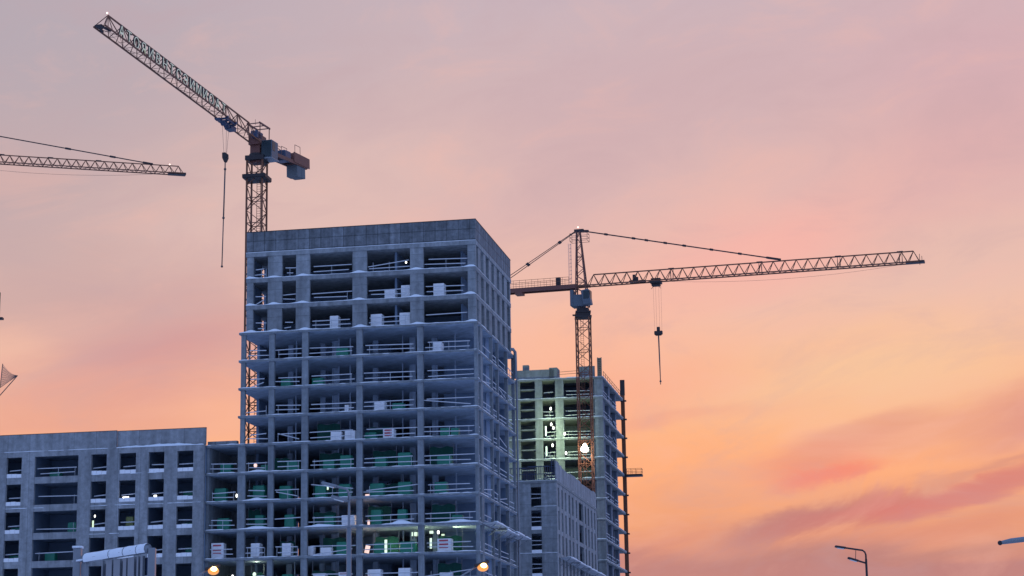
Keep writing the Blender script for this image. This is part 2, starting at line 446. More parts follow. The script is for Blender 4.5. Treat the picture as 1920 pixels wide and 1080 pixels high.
# snow along every slab edge
for k in range(5, 16):
    x0 = -30.5 if k <= 11 else LEFTX
    L = -x0; md = []
    r = random.Random(100 + k)
    if k == 15: md = [(L + x + .1, .9, .26) for x in (-25.7, -22.9, -19.6, -13.2, -6.7, -.6)]
    if k == 9 or k == 10: md = [(5.8 + (k == 10)*.2, 1.1, .24)]
    if k == 8: md = [(L-24.8, 1.6, .28), (L-17.5, 1.7, .26), (L-8.6, 1.2, .42), (L-2.3, 2.0, .22)]
    m = MB(); snow_ridge(m, (x0, 0), (0, 0), (0, 1), Z(k), .105, r, md)
    snow_ridge(m, (0, 0), (0, DEP), (-1, 0), Z(k), .08, r, [(4, 2, .08)])
    m.build('snow_ledge', 'snow', TW, smooth=True)
for z in (48.92, 51.98, 54.92):
    r = random.Random(int(z)); m = MB()
    md = [(26.1 + x, .85, .30) for x in (-25.7, -22.9, -19.6, -13.2, -6.7, -.6)] if z < 54 else []
    snow_ridge(m, (-26.2, .12) if z < 54 else (-26.25, .07), (-.12, .12) if z < 54 else (-.07, .07), (0, 1), z, .09 if z < 54 else .07, r, md, depth=.05 if z > 54 else .35)
    snow_ridge(m, (-.12, .12), (-.12, 20.9), (-1, 0), z, .06, r, [], depth=.05)
    m.build('snow_ledge', 'snow', TW, smooth=True)
# unseen snow sheets added on the open floors to bounce light onto the soffits
for k in range(5, 15):
    x0 = -30.3 if k <= 10 else LEFTX + .2
    m = MB(); m.box(x0, -.3, .5, 10.0, Z(k) + .004, Z(k) + .02); m.build('bounce_snow', 'snow', TW)
for z in (45.85, 48.92, 51.98):
    m = MB(); m.box(-25.7, -.7, .6, 7.0, z + .004, z + .02); m.build('bounce_snow', 'snow', TW)
# guard rails: two boards on uprights in each bay
BAYS = [(-30.2, -27.0), (-26.05, -23.5), (-22.8, -19.75), (-18.95, -13.55), (-12.85, -6.75), (-6.05, -.45)]
gr = random.Random(5)
def rail(m, x0, x1, y, z, r, axis=0, sag=0):
    for h in (.48, 1.02):
        if r.random() < .07: continue
        a = x0 + r.uniform(-.05, .5); b = x1 - r.uniform(-.05, .6)
        t = r.uniform(-.09, .09); t2 = r.uniform(-.05, .05)
        if r.random() < .08: t += r.choice((-.45, .45))
        za, zb = z + h + t + t2, z + h - t*.3 + t2
        if axis == 0: m.bar((a, y, za), (b, y, zb), .04, .095)
        else: m.bar((y, a, za), (y, b, zb), .04, .095)
    for f in (.12, .5, .88):
        if r.random() < .6: continue
        q = x0 + (x1 - x0) * f
        if axis == 0: m.box(q-.018, q+.018, y+.03, y+.08, z, z + 1.1)
        else: m.box(y-.08, y-.03, q-.018, q+.018, z, z + 1.1)
for k in range(6, 15):
    for i, (a, b) in enumerate(BAYS):
        if i == 0 and k > 10: continue
        m = MB(); rail(m, a, b, .34, Z(k), gr); m.build('guard_rail', 'board', TW)
    m = MB()
    for a, b in ((.5, 1.8), (3.3, 8.4), (12.4, 17.5)): rail(m, a, b, -.2, Z(k), gr, 1)
    rail(m, 9, 11.8, -.2, Z(k), gr, 1); rail(m, 18.1, 21.8, -.2, Z(k), gr, 1)
    m.build('guard_rail', 'board', TW)
for z in (45.85, 48.92, 51.98):
    for a, b in ((-25.3, -23.8), (-22.0, -20.5), (-18.8, -14.1), (-12.3, -7.5), (-5.9, -1.1)):
        m = MB(); rail(m, a, b, .4, z, gr); m.build('guard_rail', 'board', TW)
# grey rubbish pipe at the rear right corner
m = MB(); m.tube([(-.4, 21.0, 46.5), (.02, 21.25, 46.5), (.2, 21.4, 46.2), (.22, 21.4, 45.6), (.22, 21.4, 43.0)], .2, 10)
m.tube([(.18, 22.2, 2), (.18, 22.2, 43.0)], .12, 8)
m.build('waste_pipe', 'grey', TW, smooth=True)

# catch boards fixed to the right side, loaded with snow
for i, (v0, v1, dz, lab) in enumerate(((1.3, 8.6, -.1, 'first'), (7.6, 14.6, -.35, 'second'), (13.8, 22.3, -.1, 'third'))):
    t = thing('catch_board', W(0, 0), -AZ, f'snowy catch board on the side of the tall tower, {lab} from its front corner', 'catch board', 'catch boards on the tower side')
    zb = Z(8) + dz
    m = MB(); o = len(m.v)
    m.bar((.85, v0, zb), (.85, v1, zb + .1), 1.5, .09)
    m.build('deck', 'board', t)
    for v in (v0 + .6, (v0+v1)/2, v1 - .6): MB().bar((.02, v, zb - 1.0), (1.4, v, zb - .06), .08).build('bracket', 'grey', t)
    m = MB(); rr = random.Random(i)
    for xx in (1.62,): snow_ridge(m, (xx, v0), (xx, v1), (-1, 0), zb + .09, .30, rr, [], depth=1.4)
    m.build('snow', 'snow', t, smooth=True)

# ================================================================== lower wing
WG = thing('concrete_wing', W(0, 0), -AZ, 'low unfinished concrete wing with rows of window openings left of the tall tower', 'building')
WU = [-76.0, -69.0, -66.9, -65.4, -62.0, -60.2, -55.4, -53.55, -51.75, -50.23, -45.09, -43.59, -41.78, -40.32, -38.38, -36.92, -35.11, -33.63, -31.77, -30.52]
# alternate pier/opening list measured from the photograph (left part beyond the frame continues the rhythm)
OPEN = [(-69.0, -66.9, 0), (-65.4, -60.2, 1), (-58.6, -56.8, 0), (-53.55, -51.75, 0), (-50.23, -45.09, 1), (-43.59, -41.78, 0), (-40.32, -38.38, 0), (-36.92, -35.11, 0), (-33.63, -31.77, 0)]
VF = -.5
xs = -76.0
piers = []
for a, b, _ in OPEN: piers.append((xs, a)); xs = b
piers.append((xs, -30.52))
for a, b in piers:
    m = MB(); m.box(a, b, VF, VF + .4, 0.01, 32.9); m.build('pier', 'conc_wing', WG)
for k in range(1, 11):                                   # spandrel bands between the piers
    for a, b, big in OPEN:
        z = Z(k)
        MB().box(a, b, VF + .06, VF + .36, z - .45, z + .28).build('spandrel', 'conc_wing', WG)
m = MB(); m.box(-76, -30.52, VF - .003, VF + .4, 32.9, 33.52)
m.build('roof_beam', 'conc_wing', WG)
m = MB(); m.box(-76, -40.75, VF + .02, VF + .34, 33.52, 35.42).box(-40.75, -30.52, VF + .35, VF + .65, 33.52, 35.40)
m.box(-76, -75.6, VF + .4, 15, 33.52, 35.35)
m.build('roof_wall', 'conc_wing', WG)
MB().box(-76, -40.7, VF, VF + .36, 35.42, 35.47).box(-40.7, -30.5, VF + .33, VF + .67, 35.40, 35.45).build('coping', 'dark', WG)
for k in range(0, 12):
    MB().box(-76, -30.55, VF + .4, 15.5, Z(k) - .24 if k else -.3, Z(k) if k else .02).build('floor_slab', 'conc_shade_blue', WG)
m = MB(); m.box(-76, -75.7, VF+.4, 15.2, .02, 33.2).box(-30.85, -30.55, VF + .4, 15.2, .02, 33.2).box(-75.7, -30.85, 15.2, 15.5, .02, 33.4)
m.box(-75.7, -30.85, 5.6, 5.8, .02, 33.2)
for x in (-44.4, -51.0, -37.6, -59, -66): m.box(x, x + .2, .6, 5.6, .02, 33.2)
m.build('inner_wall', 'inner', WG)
for k in range(5, 11):
    z = Z(k); rr = random.Random(k)
    for a, b, big in OPEN:
        if not big and a > -62:
            m = MB(); n = 3; w = (b - a) / n
            for i in range(n): m.box(a + i*w + .015, a + (i+1)*w - .015, VF + .1, VF + .38, z + .29, z + .29 + .42 + rr.uniform(-.03, .03))
            m.build('sill_blocks', 'block', WG)
            m = MB(); m.bar((a + rr.uniform(0, .3), .1, z + 1.15 + rr.uniform(-.1, .1)), (b, .1, z + 1.2), .05, .11)
            m.build('guard_rail', 'board', WG)
        elif a > -62:
            m = MB(); rail(m, a, b, .08, z + .25, rr); m.build('guard_rail', 'board', WG)
m = MB(); rr = random.Random(3)
snow_ridge(m, (-40.7, VF), (-30.6, VF), (0, 1), 33.52, .16, rr, [(5, 5, .2)], depth=.36)
m.build('snow_ledge', 'snow', WG, smooth=True)
m = MB(); snow_ridge(m, (-76, VF), (-41, VF), (0, 1), 33.52, .08, rr, [], depth=.03, lip=.03); m.build('snow_ledge', 'snow', WG, smooth=True)
for k, a, b in ((9, -44.2, -30.6), (8, -45, -40.2), (10, -43.4, -42.6), (10, -39, -36), (9, -56, -49)):
    m = MB(); snow_ridge(m, (a, VF + .04), (b, VF + .04), (0, 1), Z(k) + .28 if k == 10 else Z(k) - .05, .1, rr, [], depth=.05, lip=.1); m.build('snow_ledge', 'snow', WG, smooth=True)

# ================================================================== middle block behind the tower
V0, U0 = 56.0, -.81
MBK = thing('concrete_block', W(0, 0), -AZ, 'mid height concrete block with a long row of slit windows, right of the tall tower', 'building')
ZM = [34.75 - 3.1 * i for i in range(12)]
WX = (-4.3, -2.89)
fl = -26.0
m = MB(); zt = 34.75
m.box(fl, WX[0], V0, V0 + .35, .01, zt).box(WX[1], U0, V0, V0 + .35, .01, zt)
m.build('front_wall', 'conc_pier', MBK)
for i in range(11):
    z = ZM[i]
    MB().box(WX[0], WX[1], V0 + .04, V0 + .31, max(.02, z - .5), z).build('spandrel', 'conc_back', MBK)
    if z - 2.9 > 10:
        if i in (1, 2, 3): MB().box(WX[0]+.02, WX[1]-.02, V0 + .02, V0 + .3, z - 3.1, z - 3.1 + .45).build('sill_blocks', 'block', MBK)
        if i < 5:
            m = MB(); m.bar((WX[0], V0 + .2, z - 2.0), (WX[1], V0 + .2, z - 1.95), .05, .1).bar((WX[0], V0 + .2, z - 1.4), (WX[1], V0 + .2, z - 1.45), .05, .1); m.build('guard_rail', 'board', MBK)
# long side: slit windows
op = [(57.1, 58.4), (60.05, 61.3), (63.0, 64.4), (66.2, 67.6), (69.1, 70.6), (72.5, 73.9), (75.6, 79.7), (81.0, 82.4), (83.9, 85.3), (87.0, 88.5), (90.2, 91.6)]
vs = V0 + .35
for a, b in op + [(93.2, 93.2)]:
    m = MB(); m.box(U0 - .35, U0, vs, a, .01, zt); m.build('side_pier', 'conc_wing', MBK); vs = b
for i in range(11):
    z = ZM[i]
    for a, b in op:
        m = MB(); m.box(U0 - .31, U0 - .04, a, b, max(.02, z - .5), z + .06 if i else z)
        m.build('spandrel', 'conc_wing', MBK)
for z in (ZM[0] + .0,):
    MB().box(fl, U0 + .06, V0 - .06, 93.2, z, z + .35).build('roof_slab', 'conc_back', MBK)
m = MB(); rr = random.Random(12); v = V0 + .2
i = 0
while v < 92.8:
    w = min(2.4, 93 - v); h = 2.35 - rr.uniform(0, .35) if i > 1 else 2.6 - .2*i
    m.box(U0 - .2, U0 - .02, v, v + w - .04, 35.1, 35.1 + h); v += w; i += 1
m.build('roof_wall', 'conc_wing', MBK)
MB().box(fl + .3, fl + .5, V0 + .3, 93, 35.1, 37).build('roof_wall', 'conc_wing', MBK)
m = MB()
for i in range(1, 11): m.box(fl, U0 - .36, V0 + .36, 93, ZM[i] - .25, ZM[i] - .02)
m.build('floor_slab', 'conc_shade_blue', MBK)
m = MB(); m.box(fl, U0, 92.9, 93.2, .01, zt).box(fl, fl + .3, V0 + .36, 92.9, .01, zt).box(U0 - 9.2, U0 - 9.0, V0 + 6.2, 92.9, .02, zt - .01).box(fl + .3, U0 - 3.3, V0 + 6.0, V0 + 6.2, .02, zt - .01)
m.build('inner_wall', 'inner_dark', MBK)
m = MB()
snow_ridge(m, (-7, V0 - .06), (U0, V0 - .06), (0, 1), 35.1, .07, rr, depth=.2)
snow_ridge(m, (-3.9, V0), (U0, V0), (0, 1), ZM[1] + .02, .1, rr, depth=.02, lip=.12)
snow_ridge(m, (-6, V0), (U0, V0), (0, 1), ZM[3] + .02, .12, rr, depth=.02, lip=.16)
snow_ridge(m, (U0, V0), (U0, 93), (-1, 0), 34.75 + .36, .1, rr, depth=.03)
m.build('snow_ledge', 'snow', MBK, smooth=True)
m = MB(); zp = 35.1                                      # rooftop barrier panels along the front
for a, b, h in ((-8.2, -4.9, 1.75), (-4.7, -1.7, 1.9)):
    m.bar((a, V0 + .2, zp + h), (b, V0 + .2, zp + h), .08, .14).bar((a, V0 + .2, zp + .9), (b, V0 + .2, zp + .9), .06, .1).bar((a, V0 + .2, zp + .14), (b, V0 + .2, zp + .14), .06, .1)
    x = a
    while x < b + .01: m.box(x - .035, x + .035, V0 + .18, V0 + .24, zp, zp + h); x += .3
m.build('roof_barrier', 'bluegrey', MBK)
m = MB()
for x in (-1.5, -1.0): m.box(x - .05, x + .05, V0 + .3, V0 + .4, zp, zp + 2.9)
for j in range(9): m.box(-1.45, -1.05, V0 + .3, V0 + .4, zp + .3 + j*.3, zp + .4 + j*.3)
m.build('ladder_form', 'bluegrey', MBK)
for (v0, v1, dz, w) in ((57.5, 66.5, -.1, 'near'), (66, 76, -.4, 'middle'), (75.5, 92, -.6, 'far')):
    t = thing('catch_board', W(0, 0), -AZ, f'snowy catch board below the slit windows of the mid height block, {w} one', 'catch board', 'catch boards on the block side')
    zb = ZM[3] - .55 + dz * .3
    MB().bar((U0 + .8, v0, zb), (U0 + .8, v1, zb + .05), 1.5, .09).build('deck', 'board', t)
    for v in (v0 + .6, (v0+v1)/2, v1 - .6): MB().bar((U0 + .02, v, zb - 1.0), (U0 + 1.4, v, zb - .06), .08).build('bracket', 'grey', t)
    m = MB(); snow_ridge(m, (U0 + 1.55, v0), (U0 + 1.55, v1), (-1, 0), zb + .07, .28, rr, depth=1.4); m.build('snow', 'snow', t, smooth=True)

# ================================================================== back tower
VB, UBK = 108.0, -1.47
BT = thing('background_tower', W(0, 0), -AZ, 'distant unfinished tower lit greenish by a floodlight, rising behind the mid height block', 'building')
HB = 3.25
ZB = [54.65 + 3.2] + [54.65 - HB * i for i in range(17)]
for i, z in enumerate(ZB):
    if z < 0: continue
    MB().box(-28, UBK, VB, 132.3, z - .3, z).build('floor_slab', 'conc_back', BT)
FP = [(-16.9, -15.0), (-12.55, -11.37), (-9.26, -7.91), (-2.89, -1.57)]
for a, b in FP + [(-20.5, -19.3), (-25, -24), (-28, -27.2)]:
    m = MB(); zt = ZB[0] - .3
    for i, z in enumerate(ZB[:-1]):
        lo = max(ZB[i+1], 0); m.box(a, b, VB + .12, VB + .6, lo, z - .3)
    m.build('pier', 'conc_back', BT)
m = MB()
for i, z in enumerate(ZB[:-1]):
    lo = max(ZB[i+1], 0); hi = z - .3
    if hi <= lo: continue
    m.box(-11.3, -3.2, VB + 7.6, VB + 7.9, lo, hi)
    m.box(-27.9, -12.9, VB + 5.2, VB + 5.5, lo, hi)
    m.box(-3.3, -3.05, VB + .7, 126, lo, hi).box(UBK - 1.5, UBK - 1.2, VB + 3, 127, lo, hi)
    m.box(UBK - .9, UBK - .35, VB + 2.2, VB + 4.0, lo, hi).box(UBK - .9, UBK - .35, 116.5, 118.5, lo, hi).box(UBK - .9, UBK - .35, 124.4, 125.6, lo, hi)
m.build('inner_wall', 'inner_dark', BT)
for i, z in enumerate(ZB[:-1]):                       # stair landings in the left opening
    lo = ZB[i+1]
    if lo < 20: break
    MB().box(-14.98, -12.57, VB + .3, VB + 1.6, lo + 1.45, lo + 1.65).build('stair_landing', 'conc_back', BT)
m = MB(); zr = ZB[0]
m.box(-15.6, -9.4, VB + .3, VB + .6, zr, zr + 1.55).box(-10.2, -8.9, VB + .3, VB + 3, zr, zr + 1.8); m.build('roof_wall', 'conc_back', BT)
MB().box(-14.6, -13.65, VB + .8, VB + 1.7, zr, zr + 2.5).build('chimney', 'conc_back', BT)
MB().box(-5.44, -2.9, VB + 1.0, VB + 1.3, zr, zr + 1.9).build('roof_wall', 'conc_back', BT)
m = MB()
for x in (-2.3, -1.7): m.box(x - .07, x + .07, VB + .2, VB + .36, zr, zr + 3.1)
m.box(-2.23, -1.77, VB + .34, VB + .42, zr, zr + 3.05)
for j in range(10): m.box(-2.23, -1.77, VB + .2, VB + .34, zr + .15 + j*.3, zr + .27 + j*.3)
m.build('column_form', 'wood', BT)
m = MB(); rr = random.Random(77)
for i in range(0, 15):
    z = ZB[i]; mm = MB()
    snow_ridge(mm, (-17, VB), (UBK, VB), (0, 1), z, .16, rr, depth=.3)
    snow_ridge(mm, (UBK, VB), (UBK, 132.3), (-1, 0), z, .12, rr, depth=.3)
    mm.build('snow_ledge', 'snow', BT, smooth=True)
for i in range(1, 12):
    z = ZB[i]; m = MB()
    for a, b in ((-7.8, -3.0), (-11.3, -9.3)): rail(m, a, b, VB + .25, z, rr)
    for a, b in ((109.0, 113.5), (114, 119), (120, 125)): rail(m, a, b, UBK - .15, z, rr, 1)
    m.build('guard_rail', 'board', BT)
m = MB(); zr = ZB[0]
for h in (.5, 1.0): m.bar((UBK - .1, 109.5, zr + h), (UBK - .1, 130, zr + h), .04, .06)
for j in range(9): m.box(UBK - .13, UBK - .07, 109.5 + j*2.5, 109.56 + j*2.5, zr, zr + 1.05)
for h in (.6, 1.0): m.bar((-8.8, VB + .2, zr + h), (-5.4, VB + .2, zr + h + .1), .04, .06)
m.build('roof_railing', 'orange', BT)

# hoist mast on the far corner with its landing platform
HM = thing('hoist_mast', W(UBK - .1, 131.6), -AZ, 'rusty brown vertical hoist mast on the right corner of the distant floodlit tower', 'hoist mast')
m = MB(); m.box(-.3, .35, .8, 1.15, 0, 61.2); m.build('post', 'orange', HM)
m = MB()
for z in ZB:
    if z > 4: m.box(-.38, .62, .72, 1.25, z - .35, z - .12)
m.build('collar', 'dark', HM)
MB().box(-.36, .40, .74, 1.22, 58.6, 61.25).build('top_box', 'dark', HM)
PF = thing('landing_platform', W(UBK + .2, 132.6, 44.6), -AZ, 'small railed loading platform sticking out from the distant tower into the orange sky', 'platform')
m = MB(); m.box(-.2, 2.75, -.9, .9, 0, .32).build('deck', 'dark', PF)
m = MB()
for y in (-.85, .85):
    for h in (.75, 1.25): m.bar((.2, y, h), (2.7, y, h), .05)
    for x in (.2, .9, 1.7, 2.68): m.bar((x, y, .3), (x, y, 1.25), .05)
m.bar((2.7, -.85, 1.25), (2.7, .85, 1.25), .05).bar((2.7, -.85, .75), (2.7, .85, .75), .05)
m.build('railing', 'orange', PF)

# ================================================================== pallets on the floors
ORD = ['top', 'second', 'third', 'fourth', 'fifth', 'sixth', 'seventh', 'eighth', 'ninth', 'tenth', 'eleventh', 'twelfth']
def floor_name(k): return ('top floor' if k == 17 else ORD[17 - k] + ' floor from the top')
def bay_name(u):
    i = [j for j, (a, b) in enumerate(BAYS) if u < b + .5][0] if u < -.5 else 5
    return ['narrow link bay', 'end bay', 'fourth bay from the corner', 'third bay from the corner', 'second bay from the corner', 'corner bay'][i], i
def block_pallet_mesh(w, h, kind, seed):
    r = random.Random(seed); d = 1.0; bk = MB()
    if kind == 'green':
        n = 7
        for side in range(1):
            pass
        # wrapped bundle: slightly bulging sides, uneven top
        rows = []
        prof = [(.0, 1.0), (.25, 1.03), (.6, 1.02), (.95, 1.0), (1.0, .93)]
        pts = []
        for q in range(16):
            a = 2 * math.pi * q / 16
            c, s_ = math.cos(a), math.sin(a)
            p = 1 / max(abs(c), abs(s_)); p = min(p, 1.3)
            pts.append((c * p * w / 2, s_ * p * d / 2))
        for f, sc_ in prof:
            rows.append([(x * sc_ + r.uniform(-.02, .02), y * sc_, .14 + f * (h - .14)) for x, y in pts] )
        rows = [row + [row[0]] for row in rows]
        bk.grid(rows); bk.poly(rows[-1][:-1])
    else:
        nc = max(2, round((h - .14) / .3)); hh = (h - .14) / nc
        for c in range(nc):
            o = r.uniform(-.012, .012)
            nb = 2
            for b in range(nb):
                bw = w / nb
                bk.box(-w/2 + b*bw + .006 + o, -w/2 + (b+1)*bw - .006 + o, -d/2, d/2, .14 + c*hh + .006, .14 + (c+1)*hh - .004)
    return bk
PIDX = []
def pallet(u, k, kind, w, h, z=None, v=None, tower=True):
    PIDX.append((u, k, kind, w, h, z, v))
px_items = [  # u(m) along the facade, floor, kind, width, height
 # upper box
 (-16.05, 15, 'white', .95, 1.55), (-11.25, 15, 'white', 1.25, 1.5), (-8.05, 15, 'white', 1.2, 1.5),
 (-9.7, 16, 'white', 1.2, 1.1), (-7.95, 16, 'white', 1.0, 1.5), (-4.2, 16, 'white', 1.2, 1.5),
 # frame floors
 (-4.4, 14, 'white', .95, 1.1), (-15.2, 14, 'green', 1.4, 1.1), (-21.6, 13, 'green', 1.2, 1.0), (-18.0, 13, 'green', 1.3, 1.0),
 (-10.9, 12, 'white', 1.15, 1.05), (-8.9, 12, 'green', 1.3, .9), (-14.6, 12, 'white', .45, .85),
 (-15.8, 11, 'white', 1.2, 1.05), (-14.2, 11, 'white', 1.2, 1.1), (-9.9, 11, 'red', 1.2, 1.1), (-12.0, 11, 'green', 1.3, .9), (-3.7, 11, 'green', 1.1, 1.05), (-2.6, 11, 'green', .9, 1.0),
 (-28.4, 10, 'green', 1.3, 1.2), (-24.0, 10, 'green', .8, .9), (-20.8, 10, 'green', 1.3, 1.25), (-16.7, 10, 'green', 1.3, 1.2), (-14.75, 10, 'green', 1.3, 1.6), (-10.85, 10, 'green', 1.3, 1.3), (-8.2, 10, 'green', 1.5, 1.65), (-3.8, 10, 'green', 1.6, 1.1),
 (-29.0, 9, 'green', 1.4, 1.6), (-24.6, 9, 'green', 1.35, 1.75), (-21.6, 9, 'green', 1.35, 1.6), (-17.6, 9, 'green', 1.25, 1.5), (-14.9, 9, 'green', 1.35, 1.55), (-11.3, 9, 'green', 1.6, 1.5), (-8.2, 9, 'green', 1.5, 1.55), (-4.2, 9, 'green', 1.4, 1.4),
 (-28.6, 8, 'green', 1.4, 1.4), (-24.5, 8, 'green', 1.0, 1.6), (-21.1, 8, 'green', 1.1, 1.55), (-16.6, 8, 'green', 1.1, 1.3), (-14.4, 8, 'white', 1.45, 1.2), (-11.35, 8, 'green', 1.2, 1.75), (-8.5, 8, 'green', 1.0, 1.7), (-2.4, 8, 'green', 1.2, .9),
 (-29.1, 7, 'red', 1.4, 1.75), (-24.8, 7, 'white', 1.0, 1.6), (-21.3, 7, 'white', 1.0, 1.5), (-18.6, 7, 'white', .6, 1.1), (-16.9, 7, 'white', 1.2, .9), (-15.1, 7, 'green', 1.4, 1.5), (-11.0, 7, 'green', 1.3, 1.3), (-7.9, 7, 'green', 1.8, 1.3), (-3.8, 7, 'red', 1.5, 1.45),
 (-24.2, 6, 'white', .9, 1.2), (-21.3, 6, 'green', 1.2, 1.3), (-17.6, 6, 'white', 1.35, 1.25), (-14.9, 6, 'red', 1.1, 1.3), (-11.5, 6, 'white', 1.45, 1.5), (-8.2, 6, 'white', 1.3, 1.55), (-3.7, 6, 'white', 1.3, .95),
]
KN = {'white': 'pale block pallet', 'green': 'green wrapped pallet', 'red': 'red labelled block pallet'}
groups_ = {}
for it in px_items:
    bn, bi = bay_name(it[0]); groups_.setdefault((it[1], bi, it[2]), []).append(it[0])
for i, (u, k, kind, w, h) in enumerate(px_items):
    bn, bi = bay_name(u); us = sorted(groups_[(k, bi, kind)])
    pre = '' if len(us) == 1 else (['left ', 'right '] if len(us) == 2 else ['left ', 'middle ', 'right '])[us.index(u)]
    lab = f'{pre}{KN[kind]} in the {bn}, {floor_name(k)}'
    z = {15: 45.85, 16: 48.92, 17: 51.98}.get(k, Z(k))
    v = 1.35 if kind != 'green' else 1.9
    u = u - .3 * v * .55 + .0
    t = thing('block_pallet', W(u, v, z), -AZ + rng.uniform(-.05, .05), lab, 'pallet', 'block pallets on the tower floors')
    b = block_pallet_mesh(w, h, 'green' if kind == 'green' else 'white', 900 + i)
    b.build('wrapped_bundle' if kind == 'green' else 'block_stack', 'green' if kind == 'green' else 'block', t, smooth=False)
    m = MB()
    for y in (-.42, 0, .42): m.box(-w/2, w/2, y - .05, y + .05, 0.0, .1)
    m.box(-w/2, w/2, -.5, .5, .1, .138); m.build('pallet_base', 'wood', t)
    if kind == 'red':
        m = MB()
        for f in (.30, .52, .80): m.box(-w*.36, w*.30, -.535, -.505, h*f, h*f + .17)
        m.build('printed_label', 'red', t)
# teal netting sheets hung deeper inside the lower floors
nr = random.Random(44)
for k, bays in ((11, (3, 4)), (10, (2, 3, 4, 5)), (9, (1, 3, 4)), (8, (1, 3, 4, 5)), (7, (2, 3, 4, 5)), (6, (1, 3, 5))):
    for bi in bays:
        a_, b_ = BAYS[bi]; w = min(2.6, (b_ - a_) * .55); uc = a_ + (b_ - a_) * nr.uniform(.35, .65) - 1.4
        bn = bay_name(a_ + .6)[0]
        t = thing('netting_sheet', W(uc, 4.3 + nr.uniform(-.4, .4), Z(k)), -AZ, f'dim teal netting sheet in the {bn}, {floor_name(k)}', 'netting', 'teal netting inside the tower floors')
        h = nr.uniform(1.7, 2.5); m = MB(); rows = []
        for r_i in range(6):
            rows.append([(-w/2 + w * c_i / 12, .09 * math.sin(c_i * 1.3 + k) * (1 - r_i / 7), .05 + h * r_i / 5 + (.08 * math.sin(c_i * .9) if r_i == 5 else 0)) for c_i in range(13)])
        m.grid(rows); m.build('sheet', 'teal', t, smooth=True)
        m = MB(); m.box(-w/2 - .05, -w/2 + .03, .1, .18, 0, 2.8).box(w/2 - .03, w/2 + .05, .1, .18, 0, 2.8).box(-w/2, w/2, .1, .16, h, h + .06); m.build('frame', 'grey', t)
# pallets seen through the openings of the low wing
wing_items = [(-48.2, 10, 'green', 1.3, 1.0), (-46.0, 8, 'green', 1.0, 1.5), (-48.5, 7, 'green', 1.2, 1.3), (-52.6, 8, 'green', 1.2, 1.1), (-52.7, 7, 'green', 1.2, 1.1), (-32.6, 9, 'green', 1.1, 1.4), (-32.4, 7, 'green', .8, 1.4), (-32.5, 8, 'green', 1.1, 1.0), (-39.3, 8, 'yellow', .9, 1.9)]
wn = {-53: 'far left small', -48: 'wide', -46: 'wide', -33: 'rightmost small'}
for i, (u, k, kind, w, h) in enumerate(wing_items):
    op_ = 'wide opening' if -50.3 < u < -45 else ('rightmost small opening' if u > -34 else ('middle opening' if u > -41 else 'leftmost small opening'))
    lab = f'{"yellowish" if kind == "yellow" else "green"} pallet behind the {op_} of the low wing, {["top","second","third","fourth"][10-k]} row'
    t = thing('block_pallet', W(u - .3, 1.6, Z(k)), -AZ, lab, 'pallet', 'pallets inside the low wing')
    block_pallet_mesh(w, h, 'green', 500 + i).build('wrapped_bundle', 'green' if kind == 'green' else mat('yellow_wrap', (.30, .33, .12), .6), t)
    m = MB(); m.box(-w/2, w/2, -.5, .5, 0, .138); m.build('pallet_base', 'wood', t)

# ================================================================== work lamps
def work_lamp(u, v, z, m_, label, sx=.16, sz=.22, hang=.5, group='work lamps in the buildings'):
    t = thing('work_lamp', W(u, v, z), -AZ, label, 'lamp', group)
    MB().ball((0, 0, 0), sx, 10, 6, sz / sx).build('bulb', m_, t, smooth=True)
    q = MB(); q.box(-.05, .05, -.05, .05, sz, sz + .14); q.box(-.012, .012, -.012, .012, sz + .14, sz + hang)
    q.build('lamp_holder', 'dark', t)
    return t
def tube_lamp(u, v, z, m_, label, w=.2, h=1.2):
    w *= .82; h *= .85
    t = thing('work_light', W(u, v, z), -AZ, label, 'lamp', 'work lamps in the buildings')
    MB().box(-w/2, w/2, -.05, .05, 0, h).build('lamp_face', m_, t, bevel=.02)
    q = MB(); q.box(-w/2-.02, w/2+.02, .055, .12, -.02, h + .02); q.box(-.03, .03, .12, .2, -.3, h); q.build('lamp_frame', 'dark', t)
    return t
L_ = []
work_lamp(-8.1, .9, 53.0, 'bulb', 'tiny white lamp in the second bay from the corner, top floor of the tower', .11, .13, 1.2)
work_lamp(-25.0, .5, Z(10) + .75, 'bulb_w', 'round pinkish lamp in the end bay of the tower, eighth floor', .2, .26, 1.5)
tube_lamp(-12.45, -.05 + .75, Z(9) + .02, 'bulb_w', 'low bright lamp beside a column, ninth floor of the tower', .55, .3)
tube_lamp(-12.3, .7, Z(8) + .05, 'bulb_w', 'small upright lamp beside a column, tenth floor of the tower', .3, .62)
tube_lamp(-12.55, .75, Z(7) + .15, 'bulb_w', 'large tilted pinkish lamp beside a column, eleventh floor of the tower', .62, .95).rotation_euler[1] = .22
tube_lamp(-12.5, .8, Z(6) + .1, 'bulb_w', 'square warm lamp low in the second bay, twelfth floor of the tower', .75, .8)
tube_lamp(-10.5, 1.1, Z(7) + .1, 'bulb_g', 'tall greenish white lit strip in the second bay, eleventh floor of the tower', .34, 1.7)
tube_lamp(-5.55, 1.1, Z(7) + .45, 'bulb_g', 'greenish lit strip just right of a column, eleventh floor of the tower', .28, 1.3)
for j, (u, w, nm) in enumerate(((-7.6, .16, 'leftmost'), (-7.25, .34, 'second'), (-6.93, .22, 'third'))):
    tube_lamp(u, 1.2, Z(7) + 1.85, 'bulb_g', f'short greenish lit panel left of a column under the ceiling, {nm} of three', w, .5)
tube_lamp(-5.5, 1.2, Z(7) + 2.05, 'bulb_g', 'wide greenish lit panel right of the column under the ceiling, eleventh floor', .5, .35)
tube_lamp(-4.75, 1.2, Z(7) + 2.0, 'bulb', 'small white lit panel right of the column under the ceiling, eleventh floor', .26, .4)
